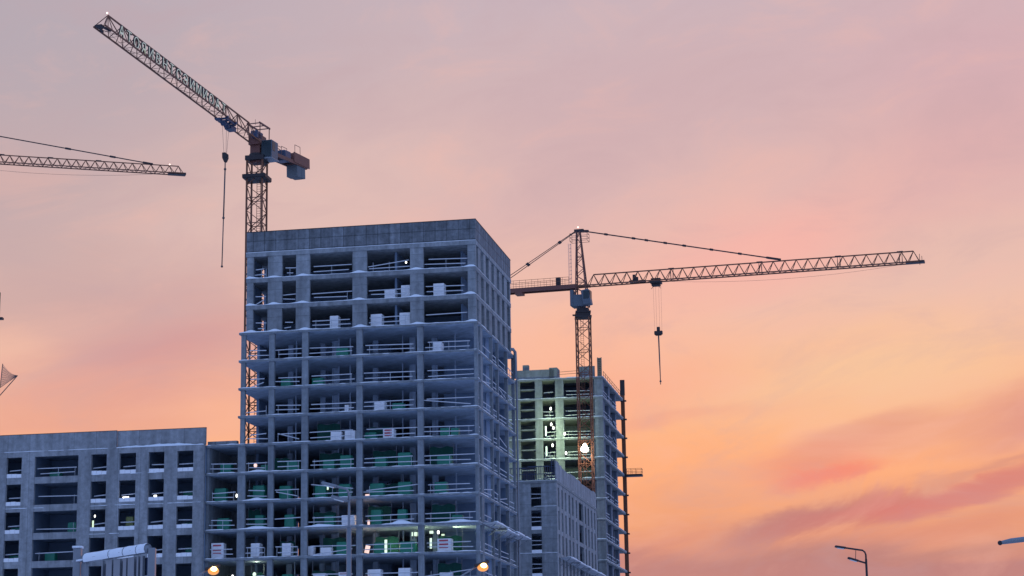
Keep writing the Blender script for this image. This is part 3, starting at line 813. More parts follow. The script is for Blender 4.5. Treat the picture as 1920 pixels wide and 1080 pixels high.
work_lamp(-25.1, .9, Z(6) + 1.35, 'bulb_g', 'greenish round lamp in the end bay of the tower, twelfth floor', .2, .24, 1.2)
tube_lamp(-29.0 + 1.5, .7, Z(6) + 1.05, 'bulb', 'tiny white lamp beside the orange street light, in the narrow link bay', .2, .34)
work_lamp(-26.95, .05, Z(9) + .55, 'bulb', 'tiny white lamp at the end column of the link bay, ninth floor', .1, .2, .4)
work_lamp(-13.9, .6, Z(6) + .35, 'bulb', 'tiny white lamp at the foot of the grey street lamp, twelfth floor of the tower', .13, .2, .5)
tube_lamp(-16.95, 1.0, Z(9) + .95, 'bulb_g', 'narrow yellow lit strip behind the tip of the grey street lamp', .22, .5)
tube_lamp(-39.6, -.12, Z(9) + .73, 'bulb', 'long low white lamp on a low wing sill, third small opening from the left', .85, .16)
tube_lamp(-36.2, -.12, Z(9) + .73, 'bulb', 'short low white lamp on a sill of the low wing, next opening to the right', .4, .24)
work_lamp(-43.3, .3, Z(8) + 2.0, 'bulb', 'small white bulb in an opening of the low wing above a yellow lit strip', .09, .16, .3)
tube_lamp(-43.5, .3, Z(8) + .75, 'bulb_g', 'narrow yellowish lit strip in a low wing opening below a bulb', .22, .9)
# lit soffit corner: one small lamp throwing light along the ceiling
spl = bpy.data.lights.new('soffit_lamp_light', 'SPOT'); spl.energy = 700; spl.color = (.85, 1, .55); spl.spot_size = R_(75); spl.spot_blend = .6; spl.shadow_soft_size = .1
lt = tube_lamp(-4.5, 2.4, Z(7) + 1.9, 'bulb_g', 'bright yellow green lamp lighting the ceiling near the tower corner', .4, .22)
spo = bpy.data.objects.new('lamp_light', spl); COL.objects.link(spo); spo.parent = lt; spo.location = (.3, .15, .15)
spo.rotation_euler = Vector((1, .35, .32)).to_track_quat('-Z', 'Y').to_euler()
for owner_at, off, en, colr in ((lt, (-2.2, .2, -.1), 55, (.85, 1, .6)), (lt, (-6.0, .6, -.8), 35, (.8, 1, .6)), (lt, (-8.4, -.6, -.9), 45, (1, .65, .45)), (lt, (-8.3, -.6, 2.0), 25, (1, .65, .45)), (lt, (-21, .4, -2.3), 40, (.85, 1, .7))):
    pd = bpy.data.lights.new('lamp_light', 'POINT'); pd.energy = en; pd.color = colr; pd.shadow_soft_size = .2
    po = bpy.data.objects.new('lamp_light', pd); COL.objects.link(po); po.parent = owner_at; po.location = off
# bulbs on the distant tower
bb = [(-9.95, 51.6 + 2.0 - .7, 'in the second opening, highest of the bulbs'), (-9.9, 48.32 + 2.05, 'left one of the close pair'), (-9.55, 48.32 + 1.45, 'right one of the close pair'),
      (-7.75, 48.32 + .45, 'lone bulb just right of a pier, under the pair'), (-9.75, 45.1 + 1.9, 'alone below the close pair'), (-7.6, 45.1 + .55, 'lowest, just right of a pier')]
for u, z, s in bb:
    t = work_lamp(u, VB - .3, z, 'bulb', f'hanging bulb on the distant tower, {s}', .17, .27, .7, 'bulbs hanging on the distant tower')
    ld = bpy.data.lights.new('bulb_light', 'POINT'); ld.energy = 110; ld.color = (.74, 1.0, .55); ld.shadow_soft_size = .25
    lo = bpy.data.objects.new('bulb_light', ld); COL.objects.link(lo); lo.parent = t; lo.location = (0, -1.6, .2)
for u, z, s in ((-10.9, 48.32 + .35, 'upper'), (-10.85, 45.1 + .3, 'lower')):
    t = thing('tube_light', W(u, VB + .3, z), -AZ, f'upright greenish tube light in an opening of the distant tower, {s} one', 'lamp', 'tube lights in the distant tower')
    MB().box(-.1, .1, -.05, .05, 0, 1.5).build('tube', mat('lamp_tube', (.7, .8, .7), .5, emit=(.7, 1, .75), estr=1.3), t)
    MB().box(-.14, .14, .06, .12, -.1, 1.6).build('fixture', 'grey', t)

# ================================================================== cranes
def lattice_mast(mb, x, y, z0, z1, w, seg, leg=.17, br=.075):
    c = [(x - w/2, y - w/2), (x + w/2, y - w/2), (x + w/2, y + w/2), (x - w/2, y + w/2)]
    for a, b in c: mb.box(a - leg/2, a + leg/2, b - leg/2, b + leg/2, z0, z1)
    n = max(1, round((z1 - z0) / seg)); s = (z1 - z0) / n
    for i in range(n + 1):
        z = z0 + i * s
        for j in range(4):
            p, q = c[j], c[(j+1) % 4]
            if i % 2 == 0: mb.bar((*p, z), (*q, z), br)
            if i < n:
                if (i + j) % 2: mb.bar((*p, z), (*q, z + s), br)
                else: mb.bar((*q, z), (*p, z + s), br)
def ladder(mb, x, y, z0, z1, w=.45):
    mb.bar((x - w/2, y, z0), (x - w/2, y, z1), .05).bar((x + w/2, y, z0), (x + w/2, y, z1), .05)
    z = z0 + .3
    while z < z1: mb.bar((x - w/2, y, z), (x + w/2, y, z), .035); z += .3
class Frame:                     # point on a jib: L along, s sideways, h up
    def __init__(self, a, b):
        self.a = Vector(a); d = Vector(b) - self.a; self.len = d.length; self.d = d.normalized()
        self.s = self.d.cross(Vector((0, 0, 1))).normalized(); self.u = self.s.cross(self.d)
    def __call__(self, L, s=0, h=0): return tuple(self.a + self.d * L + self.s * s + self.u * h)
def tri_jib(mb, F, L0, L1, panel, w, h, ch=.13, br=.065, bottom=.05, verticals=0):
    n = round((L1 - L0) / panel); p = (L1 - L0) / n
    for s in (-w/2, w/2): mb.bar(F(L0, s, 0), F(L1, s, 0), ch)
    mb.bar(F(L0 + p/2, 0, h), F(L1 - p/2, 0, h), ch)
    for i in range(n):
        a, b = L0 + i*p, L0 + (i+1)*p; c = (a + b) / 2
        for s in (-w/2, w/2):
            mb.bar(F(a, s, 0), F(c, 0, h), br).bar(F(c, 0, h), F(b, s, 0), br)
            if verticals and i % verticals == 0: mb.bar(F(c, s, 0), F(c, 0, h), br * .8)
        mb.bar(F(a, -w/2, 0), F(a, w/2, 0), bottom)
        q = 1 if i % 2 else -1
        mb.bar(F(a, -w/2*q, 0), F(b, w/2*q, 0), bottom)
        mb.bar(F(c, -w/2, 0), F(c, w/2, 0), bottom)
    mb.bar(F(L1, -w/2, 0), F(L1, w/2, 0), bottom*1.5)

# ---- crane A: flat top crane with sign letters, left of the tower
ax, ay = -29.2, 13.0
CA = thing('tower_crane', W(ax, ay), -AZ, 'flat top tower crane with sign letters along its long jib, left of the tall tower', 'crane', 'tower cranes')
def toA(p):                      # world -> crane A local
    d = Vector(p) - W(ax, ay); ca, sa = math.cos(AZ), math.sin(AZ)
    return (d.x*ca - d.y*sa, d.x*sa + d.y*ca, d.z)
m = MB(); lattice_mast(m, 0, 0, 0, 69.2, 1.9, 1.55, .19, .085); m.build('mast', 'orange', CA)
m = MB(); ladder(m, .15, .3, 2, 69); m.build('ladder', 'orange', CA)
m = MB()
m.box(-1.35, 1.35, -1.35, 1.35, 66.9, 67.05)
for x in (-1.35, 1.35): m.bar((x, -1.35, 67.2), (x, 1.35, 67.2), .12, .4)
for y in (-1.35, 1.35): m.bar((-1.35, y, 67.2), (1.35, y, 67.2), .12, .4)
m.build('mast_platform', 'dark', CA)
m = MB(); m.box(-1.15, 1.15, -1.15, 1.15, 69.2, 69.75); m.tube([(0, 0, 69.75), (0, 0, 70.1)], .95, 16); m.build('slewing_ring', 'dark', CA)
rootA = Vector(W(ax, ay, 71.45)); dirA = R_(180 + 18)
tipA = Vector((-41.93, 202.1, 73.6))
FA = Frame(toA(rootA), toA(tipA))
hz = Vector((math.sin(dirA), math.cos(dirA), 0)); FC = Frame(toA(rootA), toA(rootA + hz))      # level frame for the machinery
m = MB()
tri_jib(m, FA, .9, FA.len, 3.0, 1.35, 1.8, .14, .08, .035, 1)
m.build('jib', 'orange', CA)
m = MB(); m.bar(FA(FA.len - .5, 0, -.02), FA(FA.len + .3, 0, -.02), .8, .16).bar(FA(FA.len - 1.5, -.45, 0), FA(FA.len + .2, -.1, 0), .2, .2).bar(FA(FA.len - 1.5, .45, 0), FA(FA.len + .2, .1, 0), .2, .2); m.build('jib_nose', 'dark', CA)
MB().ball(FA(FA.len - 1.4, 0, 2.0), .10).build('warning_light', 'beacon', CA, smooth=True)
m = MB(); m.bar(FC(-.65, 0, -1.4), FC(.65, 0, -1.4), 1.25, 2.2); m.bar(FC(-1.1, 0, .3), FC(1.1, 0, .3), 1.3, 1.3)
m.build('turret', 'orange2', CA)
m = MB(); m.bar(FC(.1, -.3, .7), FC(1.6, -.3, .7), .7, .8).bar(FC(-.9, .1, 1.2), FC(.8, .1, 1.2), .9, .55); m.build('winch', 'bluegrey', CA, bevel=.08)
m = MB()
for L in (-1.6, 1.0):
    for s in (-.8, .8): m.bar(FC(L, s, .9), FC(L, s, 2.2), .09)
for s in (-.8, .8): m.bar(FC(-1.8, s, 2.25), FC(1.2, s, 2.25), .12, .2)
for L in (-1.6, -.3, 1.0): m.bar(FC(L, -.8, 2.25), FC(L, .8, 2.25), .1)
m.bar(FC(.2, .2, 2.3), FC(.2, .2, 3.0), .04)
m.build('head_frame', 'orange2', CA)
# cab
cb = MB(); cb.bar(FC(-1.1, -1.55, -.95), FC(.75, -1.55, -.95), 1.35, 2.15)
cab = cb.build('cab', 'cab', CA, bevel=.06)
g_ = MB(); g_.bar(FC(.76, -1.55, -.92), FC(.80, -1.55, -.92), 1.22, 1.95).bar(FC(-.2, -2.235, -.6), FC(.6, -2.235, -.6), .03, 1.1); g_.build('window', 'glass', cab)
m = MB(); m.bar(FC(-1.2, -1.5, -2.1), FC(.8, -1.5, -2.1), 1.6, .12).bar(FC(-.8, -1.0, -2.3), FC(-.8, -.3, -2.6), .12); m.build('cab_floor', 'grey', CA)
# counter jib
FK = Frame(toA(rootA), toA(rootA + hz - Vector((0, 0, .065))))
cz = -.7
m = MB()
for s in (-.75, .75): m.bar(FK(-.6, s, cz), FK(-13.0, s, cz + .2), .18, .42)
L = -1.0
while L > -13: m.bar(FK(L, -.75, cz), FK(L, .75, cz), .09, .12); L -= 1.2
m.bar(FK(-1.5, .0, cz + .22), FK(-13, .0, cz + .4), 1.3, .04)
for s in (-.8, .8):
    for L in (-2, -3.6, -5.2): m.bar(FK(L, s, cz), FK(L, s, cz + 1.2), .04)
    m.bar(FK(-2, s, cz + 1.2), FK(-5.2, s, cz + 1.2), .05)
m.build('counter_jib', 'orange2', CA)
m = MB(); m.bar(FK(-6.4, 0, cz + .55), FK(-8.2, 0, cz + .6), 1.5, 1.3); m.build('winch', 'bluegrey', CA, bevel=.1)
m = MB(); m.bar(FK(-1.0, 0, .9), FK(-7.6, 0, cz + 1.2), .07); m.build('stay_bar', 'orange', CA)
m = MB()
for s in (-.85, .85): m.bar(FK(-8.8, s, cz + .75), FK(-13.5, s, cz + .7), .12, 1.25)
for L in (-8.8, -11.3, -13.4): m.bar(FK(L, -.9, cz + .7), FK(L, .9, cz + .7), .1, 1.1)
for s in (-.9, .9): m.bar(FK(-9, s, cz + 1.3), FK(-9, s, cz + 2.3), .05).bar(FK(-10.6, s, cz + 1.3), FK(-10.6, s, cz + 2.3), .05).bar(FK(-9, s, cz + 2.3), FK(-10.6, s, cz + 2.3), .05)
m.build('ballast_frame', 'orange2', CA)
m = MB(); m.bar(FK(-10.0, 0, cz - .4), FK(-11.3, 0, cz - .4), 1.45, 2.1).bar(FK(-11.35, 0, cz - .38), FK(-12.5, 0, cz - .38), 1.45, 2.0); m.build('counterweight', 'cw', CA, bevel=.04)
# trolley, ropes, hook
LT = 8.6
m = MB()
for t_ in (-.62, .62): m.bar(FA(LT - 1.3, t_, -.2), FA(LT + 1.3, t_, -.2), .14, .24)
for t_ in (-1.2, -.4, .5, 1.25): m.bar(FA(LT + t_, -.7, -.25), FA(LT + t_, .7, -.25), .16, .2)
for t_ in (-1.1, 1.1):
    for q_ in (-.8, .8): m.tube([FA(LT + t_, q_ - .06, -.05), FA(LT + t_, q_ + .06, -.05)], .17, 10)
m.tube([FA(LT - .3, -.3, -.5), FA(LT - .3, .3, -.5)], .3, 12).tube([FA(LT + .45, -.3, -.5), FA(LT + .45, .3, -.5)], .3, 12)
m.bar(FA(LT - 2.0, .05, -.5), FA(LT - .7, .05, -.55), .85, .5).bar(FA(LT + 1.2, .1, -.35), FA(LT + 1.9, .1, -.5), .5, .35)
m.build('trolley', 'bluegrey', CA)
tp = Vector(FA(LT, 0, -.5)); zh = tp.z
m = MB()
for dx, dy in ((-.42, 0), (.0, .25), (.42, 0)): m.bar((tp.x + dx, tp.y + dy, zh), (tp.x + dx*.35, tp.y + dy, zh - 3.75), .028)
m.build('hoist_rope', 'rope', CA)
m = MB(); hb = Vector((tp.x, tp.y, zh - 3.75))
m.poly([]) if False else None
pr_ = [(-.34, .34), (.02, .36), (.34, .12), (.36, -.35), (.16, -.8), (-.08, -.8), (-.32, -.3)]
for y_ in (-.17, .17): m.poly([hb + Vector((x_, y_, z_)) for x_, z_ in pr_])
for i_ in range(7):
    p_, q_ = pr_[i_], pr_[(i_ + 1) % 7]
    m.poly([hb + Vector((p_[0], -.17, p_[1])), hb + Vector((q_[0], -.17, q_[1])), hb + Vector((q_[0], .17, q_[1])), hb + Vector((p_[0], .17, p_[1]))])
m.tube([hb + Vector((.02, -.22, -.1)), hb + Vector((.02, .22, -.1))], .24, 14)
m.build('hook_block', 'dark', CA)
m = MB(); m.tube([hb + Vector((0, 0, -.7)), hb + Vector((0, 0, -1.5))], .07).tube([hb + Vector((0, 0, -1.75)), hb + Vector((-.1, 0, -7.4))], .085).ball(hb + Vector((-.1, 0, -7.4)), .16).tube([hb + Vector((-.1, 0, -7.4)), hb + Vector((-.2, 0, -13.1))], .065).ball(hb + Vector((-.2, 0, -13.1)), .14)
m.ball(hb + Vector((0, 0, -1.62)), .16)
m.build('sling', 'rope', CA, smooth=True)
m = MB(); pts = []
for i in range(15):
    L = 10 + (FA.len - 11) * i / 14; pts.append(FA(L, -.2, -.15 - .9 * 4 * (i/14) * (1 - i/14) * .5))
m.tube(pts, .018, 5); m.build('trolley_rope', 'rope', CA)
# sign letters standing on the near bottom chord
TXT = "\u0410\u0422\u041e\u042f\u0418\u0412\u041d\u0422\u0421\u042d\u0418\u041c\u0418\u041e\u0410\u0422"
def letter_mesh(chx, off, ext):
    cu = bpy.data.curves.new('letter_curve', 'FONT'); cu.body = chx; cu.size = 1.72; cu.extrude = ext; cu.offset = off; cu.resolution_u = 3; cu.align_x = 'CENTER'
    ob = bpy.data.objects.new('letter_tmp', cu); COL.objects.link(ob)
    bpy.context.view_layer.update()
    me = bpy.data.meshes.new_from_object(ob.evaluated_get(bpy.context.evaluated_depsgraph_get()))
    bpy.data.objects.remove(ob); return me
L0, L1 = FA.len - 3.6, 10.4
sdir = FA.s if (W(ax, ay) - CAM).x < 0 else FA.s
side = 1 if FA.s.dot(Vector((1, -.3, 0))) > 0 else -1
nn = Vector(FA.s) * side
n_l = len(TXT)
for i, chx in enumerate(TXT):
    if chx == ' ': continue
    L = L0 + (L1 - L0) * i / (n_l - 1)
    for part, off, ext, dn, mm in (('sign_letter', .075, .05, .02, 'dark'), ('letter_face', -.03, .02, .085, 'letter')):
        me = letter_mesh(chx, off, ext); me.materials.clear(); me.materials.append(MT[mm])
        ob = bpy.data.objects.new(part, me); COL.objects.link(ob)
        xa = -FA.d; ya = Vector(FA.u); za = xa.cross(ya)
        if za.dot(nn) < 0: za = -za
        p = Vector(FA(L, side * .62, .12)) + nn * dn - nn * .12
        Mx = Matrix(((xa.x, ya.x, za.x, p.x), (xa.y, ya.y, za.y, p.y), (xa.z, ya.z, za.z, p.z), (0, 0, 0, 1)))
        if part == 'sign_letter':
            ob.matrix_local = Mx; ob.parent = CA; base = ob
        else:
            ob.parent = base; ob.matrix_local = Matrix.Translation((0, 0, dn - .02))

# ---- crane B: hammerhead crane with A-frame top, right
bpos = Vector((11.05, 317.84, 0))
CB = thing('tower_crane', bpos, 0, 'tower crane with pointed top and stay bars, its jib reaching right over the orange sky', 'crane', 'tower cranes')
mrot = Matrix.Rotation(-AZ, 4, 'Z')
m = MB(); lattice_mast(m, 0, 0, 0, 65.6, 2.05, 1.75, .2, .085); m.v = [tuple(mrot @ Vector(p)) for p in m.v]; m.build('mast', 'orange', CB)
m = MB(); ladder(m, -.2, .2, 2, 65.4); m.build('ladder', 'orange', CB)
m = MB(); m.box(-1.3, 1.3, -1.3, 1.3, 65.5, 65.75).box(-1.05, 1.05, -1.05, 1.05, 65.75, 66.25).box(-1.2, 1.2, -1.2, 1.2, 66.25, 66.5); m.tube([(0, 0, 66.5), (0, 0, 67.0)], 1.0, 16)
m.box(-1.65, -1.2, -.2, .2, 65.9, 66.1)
m.build('slewing_ring', 'dark', CB)
dB = Vector((.965, -.262, 0)); FB = Frame((0, 0, 70.6), tuple(Vector((0, 0, 70.6)) + dB))
m = MB(); tri_jib(m, FB, .95, 52.2, 1.745, 1.35, 1.75, .17, .085, .05)
for s_ in (-.62, .62): m.bar(FB(-.8, s_, 0), FB(1.2, s_, 0), .2, .26)

m.build('jib', 'orange', CB)
for L in (14.2, 28.0, 40, 49.3):
    m = MB(); m.bar(FB(L - .45, 0, 1.82), FB(L + .45, 0, 1.82), .22, .18)
    for s in (-.5, .5): m.bar(FB(L - .1, s, 0), FB(L - .1, 0, 1.75), .06).bar(FB(L + .3, s, 0), FB(L + .3, 0, 1.75), .06)
    m.build('jib_joint', 'dark', CB)
m = MB(); m.bar(FB(50.1, 0, .02), FB(52.9, 0, .02), 1.2, .3).bar(FB(52.2, .3, -.5), FB(52.2, .3, 1.2), .07).bar(FB(52.5, -.3, .0), FB(52.5, -.3, 1.0), .06)
m.build('jib_nose', 'dark', CB)
m = MB(); m.bar(FB(7.6, 0, .15), FB(9.0, 0, .15), 1.1, .25).bar(FB(8.3, 0, .3), FB(8.3, 0, 1.25), .45).bar(FB(8.7, 0, .3), FB(8.7, 0, .85), .5).bar(FB(9.1, 0, .15), FB(10.1, 0, .15), 1.0, .2)
m.build('winch', 'dark', CB)
m = MB()            # pointed tower top
b0 = [FB(-1.0, -.75, -3.3), FB(-1.0, .75, -3.3), FB(.9, -.75, -3.3), FB(.9, .75, -3.3)]
tp_ = [FB(-.75, -.2, 8.85), FB(-.75, .2, 8.85), FB(-.2, -.2, 8.85), FB(-.2, .2, 8.85)]
for a, b in zip(b0, tp_): m.bar(a, b, .2)
def lp(a, b, t): return tuple(Vector(a).lerp(Vector(b), t))
n = 12
for i in range(n):
    t0, t1 = i / n, (i + 1) / n
    for p, q in ((0, 2), (1, 3), (0, 1), (2, 3)):
        if i % 2: m.bar(lp(b0[p], tp_[p], t0), lp(b0[q], tp_[q], t1), .085)
        else: m.bar(lp(b0[q], tp_[q], t0), lp(b0[p], tp_[p], t1), .085)
        if i % 4 == 0: m.bar(lp(b0[p], tp_[p], t0), lp(b0[q], tp_[q], t0), .085)
m.build('tower_top', 'orange2', CB)
m = MB(); m.bar(FB(-1.1, 0, 9.0), FB(.4, 0, 9.0), .5, .45).bar(FB(-.2, 0, 8.95), FB(1.2, 0, 8.85), .35, .3)
for s in (-.75, .75):
    for L in (-1.7, 1.1): m.bar(FB(L, s, 7.25), FB(L, s, 8.45), .05)
    for h in (7.25, 7.85, 8.45): m.bar(FB(-1.7, s, h), FB(1.1, s, h), .05)
for L in (-1.7, 1.1):
    for h in (7.25, 7.85, 8.45): m.bar(FB(L, -.75, h), FB(L, .75, h), .05)
m.build('top_platform', 'dark', CB)
m = MB()
for s in (-.25, .25):
    m.bar(FB(-1.75, s, .6), FB(-1.75, s, 7.0), .04)
    m.bar(FB(-2.1, s, .6), FB(-2.1, s, 7.0), .04)
h = .9
while h < 7: m.bar(FB(-1.75, -.25, h), FB(-1.75, .25, h), .035).bar(FB(-2.1, -.25, h), FB(-1.75, -.25, h), .035); h += .6
m.build('ladder', 'grey', CB)
MB().ball(FB(-.5, 0, 9.6), .13).build('warning_light', 'beacon', CB, smooth=True)
m = MB()
apex = FB(-.1, 0, 9.0); e = FB(31.3, 0, 1.95)
m.bar(apex, e, .17)
for t in (.13, .27, .335, .43, .525, .66, .8): m.bar(lp(apex, e, t - .008), lp(apex, e, t + .008), .32, .3)
m.bar(lp(apex, e, .93), e, .3, .3)
m.build('stay_bar', 'dark', CB)
for s in (-.55, .55):
    m = MB(); a = FB(-.9, s*.3, 8.95); e = FB(-14.0, s*1.2, 1.0); m.bar(a, e, .09)
    for t in (.2, .6): m.bar(lp(a, e, t - .015), lp(a, e, t + .015), .26, .26)
    m.build('stay_bar', 'dark', CB)
m = MB()
for s in (-.75, .75): m.bar(FB(-1.0, s, -.05), FB(-16.0, s, -.05), .22, .62)
L = -1.4
while L > -16: m.bar(FB(L, -.75, 0), FB(L, .75, 0), .1, .2); L -= 1.4
m.bar(FB(-9.6, 0, -.35), FB(-10.8, 0, -.35), 1.7, .7)
m.bar(FB(-1, 0, .3), FB(-16, 0, .3), 1.4, .05)
m.build('counter_jib', 'orange2', CB)
m = MB()
for s in (-.8, .8):
    L = -2.0
    while L > -15.9: m.bar(FB(L, s, .3), FB(L, s, 1.55), .045); L -= 1.0
    for h in (.9, 1.5): m.bar(FB(-2.0, s, h), FB(-15.8, s, h), .05)
m.build('railing', 'orange', CB)
MB().bar(FB(-3.6, -.3, .95), FB(-4.3, -.3, .95), .6, 1.6).build('control_box', 'dark', CB)
MB().bar(FB(-13.5, 0, -.9), FB(-15.8, 0, -.9), 1.5, 2.4).build('counterweight', 'cw', CB)
# cab wraps the slewing column
m = MB(); m.bar(FB(-1.6, .35, -2.45), FB(.4, .35, -2.45), 1.8, 1.9).bar(FB(-1.75, .5, -2.0), FB(-1.2, .5, -2.0), 1.6, 2.6).bar(FB(.3, 1.15, -2.2), FB(1.55, 1.15, -2.0), 1.5, 2.4)
cabB = m.build('cab', 'cab', CB, bevel=.08)
m = MB(); m.bar(FB(.55, 1.905, -1.75), FB(1.45, 1.905, -1.75), .03, 1.3).bar(FB(1.57, 1.15, -1.8), FB(1.6, 1.15, -1.8), 1.2, 1.5); m.build('window', 'glass', cabB)
# trolley, ropes, hook
m = MB(); m.bar(FB(10.9, 0, -.25), FB(12.6, 0, -.25), 1.6, .35).bar(FB(11.1, 0, -.6), FB(12.4, 0, -.6), .9, .45).bar(FB(11.0, 0, .3), FB(12.5, 0, .3), .8, .25)
m.bar(FB(11.4, 0, -.8), FB(10.95, 0, -1.2), .07).bar(FB(12.1, 0, -.8), FB(12.5, 0, -1.2), .07)
m.build('trolley', 'dark', CB, bevel=.05)
tb = Vector(FB(11.9, 0, 0)); m = MB()
for o in (-.62, -.25, .25, .62): m.bar(tb + dB*o + Vector((0, 0, -.5)), tb + dB*o*.9 + Vector((0, 0, -8.1)), .022)
m.build('hoist_rope', 'rope', CB)
m = MB(); hb = tb + Vector((0, 0, -8.2))
m.bar(hb + dB*-.65, hb + dB*.65, .4, .62).bar(hb + dB*-.25 + Vector((0, 0, .6)), hb + dB*.25 + Vector((0, 0, .6)), .3, .7).bar(hb + dB*-.5 + Vector((0, 0, -.3)), hb + dB*.5 + Vector((0, 0, -.3)), .3, .3)
m.build('hook_block', 'dark', CB, bevel=.09)
m = MB(); m.tube([hb + Vector((0, 0, -.4)), hb + dB*.05 + Vector((0, 0, -4.0)), hb + dB*.1 + Vector((0, 0, -8.1))], [.11, .1, .06]).ball(hb + dB*.1 + Vector((0, 0, -7.6)), .17); m.build('sling', 'rope', CB, smooth=True)
m = MB(); m.tube([FB(13 + 37*i/14, .1, -.15 - 2.4*(i/14)*(1 - i/14) * 1.6) for i in range(15)], .018, 5); m.build('trolley_rope', 'rope', CB)
# floodlight on the mast
FL = thing('floodlight', bpos + Vector((-.25, -1.25, 44.75)), .1, 'dazzling white floodlight fixed to the mast of the right hand crane', 'lamp')
m = MB(); m.tube([(0, -.1, -.42), (0, -.1, -.2), (0, -.1, .1), (0, -.1, .5), (0, -.1, .85)], [.3, .56, .58, .3, .12], 14); m.build('lamp_glass', 'flood', FL, smooth=True)
m = MB(); m.bar((-.75, .12, -.5), (.9, .12, -.5), .08).bar((-.55, .12, -.5), (-.55, .12, .4), .06).bar((.3, .12, -.5), (.3, .12, .4), .06); m.build('bracket', 'dark', FL)
fd = bpy.data.lights.new('flood_light', 'SPOT'); fd.energy = 5200; fd.color = (.76, 1.0, .50); fd.shadow_soft_size = .5; fd.spot_size = R_(150); fd.spot_blend = .7
fo = bpy.data.objects.new('flood_light', fd); COL.objects.link(fo); fo.parent = FL; fo.location = (-2.4, -.3, .4)
fo.rotation_euler = Vector((-.75, 1.0, .25)).to_track_quat('-Z', 'Y').to_euler()
fd2 = bpy.data.lights.new('flood_spill', 'SPOT'); fd2.energy = 900; fd2.color = (1.0, .95, .7); fd2.shadow_soft_size = .4; fd2.spot_size = R_(110); fd2.spot_blend = .8
fo2 = bpy.data.objects.new('flood_spill', fd2); COL.objects.link(fo2); fo2.parent = FL; fo2.location = (.1, -.9, -.2)
fo2.rotation_euler = Vector((.1, .35, -1)).to_track_quat('-Z', 'Y').to_euler()

# ---- crane C: only the end of its jib enters from the left
cpos = Vector((-49.08, 300.0, 0)) + Vector((-.957, -.29, 0)) * 64
CC = thing('tower_crane', cpos, 0, 'thin distant crane jib with one stay bar entering from the left edge', 'crane', 'tower cranes')
FCc = Frame((0, 0, 84.82), tuple(Vector((0, 0, 84.82)) + Vector((.957, .29, 0))))
m = MB(); tri_jib(m, FCc, 1.0, 64, 1.36, 1.25, 1.22, .13, .075, .05); m.build('jib', 'orange', CC)
MB().bar(FCc(61.8, 0, 0), FCc(64.4, 0, 0), 1.1, .3).build('jib_nose', 'dark', CC)
for L in (51.5, 44.5, 37.5, 30): MB().bar(FCc(L - .4, 0, 1.28), FCc(L + .4, 0, 1.28), .2, .16).build('jib_joint', 'dark', CC)
m = MB(); a = FCc(0, 0, 8.6); e = FCc(59.5, 0, 1.3); m.bar(a, e, .13)
for t in (.6, .79, .9): m.bar(lp(a, e, t - .007), lp(a, e, t + .007), .26, .24)
m.bar(lp(a, e, .975), e, .26, .24)
m.build('stay_bar', 'dark', CC)
MB().ball(FCc(62.0, 0, 1.42), .11).build('warning_light', 'beacon', CC, smooth=True)
m = MB(); lattice_mast(m, 0, 0, 0, 84, 2.0, 2.0, .2, .09); m.build('mast', 'orange', CC)
m = MB(); b0 = [FCc(-1, -.7, -1), FCc(-1, .7, -1), FCc(1, -.7, -1), FCc(1, .7, -1)]
for p in b0: m.bar(p, FCc(0, 0, 8.6), .18)
m.build('tower_top', 'orange', CC)
m = MB()
for s in (-.7, .7): m.bar(FCc(-1, s, 0), FCc(-14, s, 0), .2, .5)
m.bar(FCc(-1, 0, .2), FCc(-14, 0, .2), 1.3, .05)
m.build('counter_jib', 'orange', CC)
MB().bar(FCc(-11, 0, -.6), FCc(-14, 0, -.6), 1.4, 2.2).build('counterweight', 'cw', CC)
m = MB(); m.tube([FCc(24 + 37*i/14, .1, -.1 - 4.6*(i/14)*(1 - i/14)) for i in range(15)], .02, 5); m.build('trolley_rope', 'rope', CC)

# ================================================================== left edge: steel mast and safety net of a neighbour
def at(px, py, Y):
    d = _fw + _r * ((px - 960) / 3886.58) - _u * ((py - 540) / 3886.58)
    return CAM + d * (Y / d.y)
p0 = at(-1.5, 548, 262); 
SM = thing('steel_mast', (p0.x - .6, p0.y, 0), 0, 'dark steel mast cut by the left edge of the picture', 'mast')
pf = at(3, 597, 262)
MB().box(-.6, .72, -.3, .3, 0, p0.z).build('post', 'dark', SM)
m = MB(); m.box(-.75, pf.x + .2 - SM.location.x, -.4, .4, pf.z - .15, pf.z + .1).build('flange', 'dark', SM)
a = at(-14, 757, 262); b = at(33, 704, 262); c = at(5, 682, 262); d = at(0, 727, 262)
NT = thing('safety_net', (a.x, a.y, a.z), 0, 'sail shaped safety net on a slanting pole at the left edge', 'net')
def rel(p): return p - a
m = MB(); m.tube([rel(a), rel(b)], .06, 8).tube([rel(d), rel(c)], .05, 8).tube([rel(d) + Vector((-1.0, 0, -.4)), rel(d), rel(b)], .03, 6); m.build('pole', 'rope', NT)
m = MB(); A0, B0, C0 = rel(d), rel(b), rel(c); nseg = 22
for i in range(nseg + 1):
    t = i / nseg
    p = A0.lerp(B0, t); q = C0.lerp(B0, t) + Vector((0, 0, -.35 * math.sin(math.pi * t)))
    m.bar(p, q, .03)
    p = A0.lerp(C0, t); q = B0.lerp(C0, t)
    p2 = C0.lerp(A0, t); q2 = (C0.lerp(B0, .0)).lerp(B0, 1)
for j in range(1, 9):
    f = j / 9
    pts = []
    for i in range(nseg + 1):
        t = i / nseg
        p = A0.lerp(B0, t); q = C0.lerp(B0, t) + Vector((0, 0, -.35 * math.sin(math.pi * t)))
        pts.append(p.lerp(q, f))
    for p, q in zip(pts, pts[1:]): m.bar(p, q, .03)
m.build('mesh', 'net', NT)
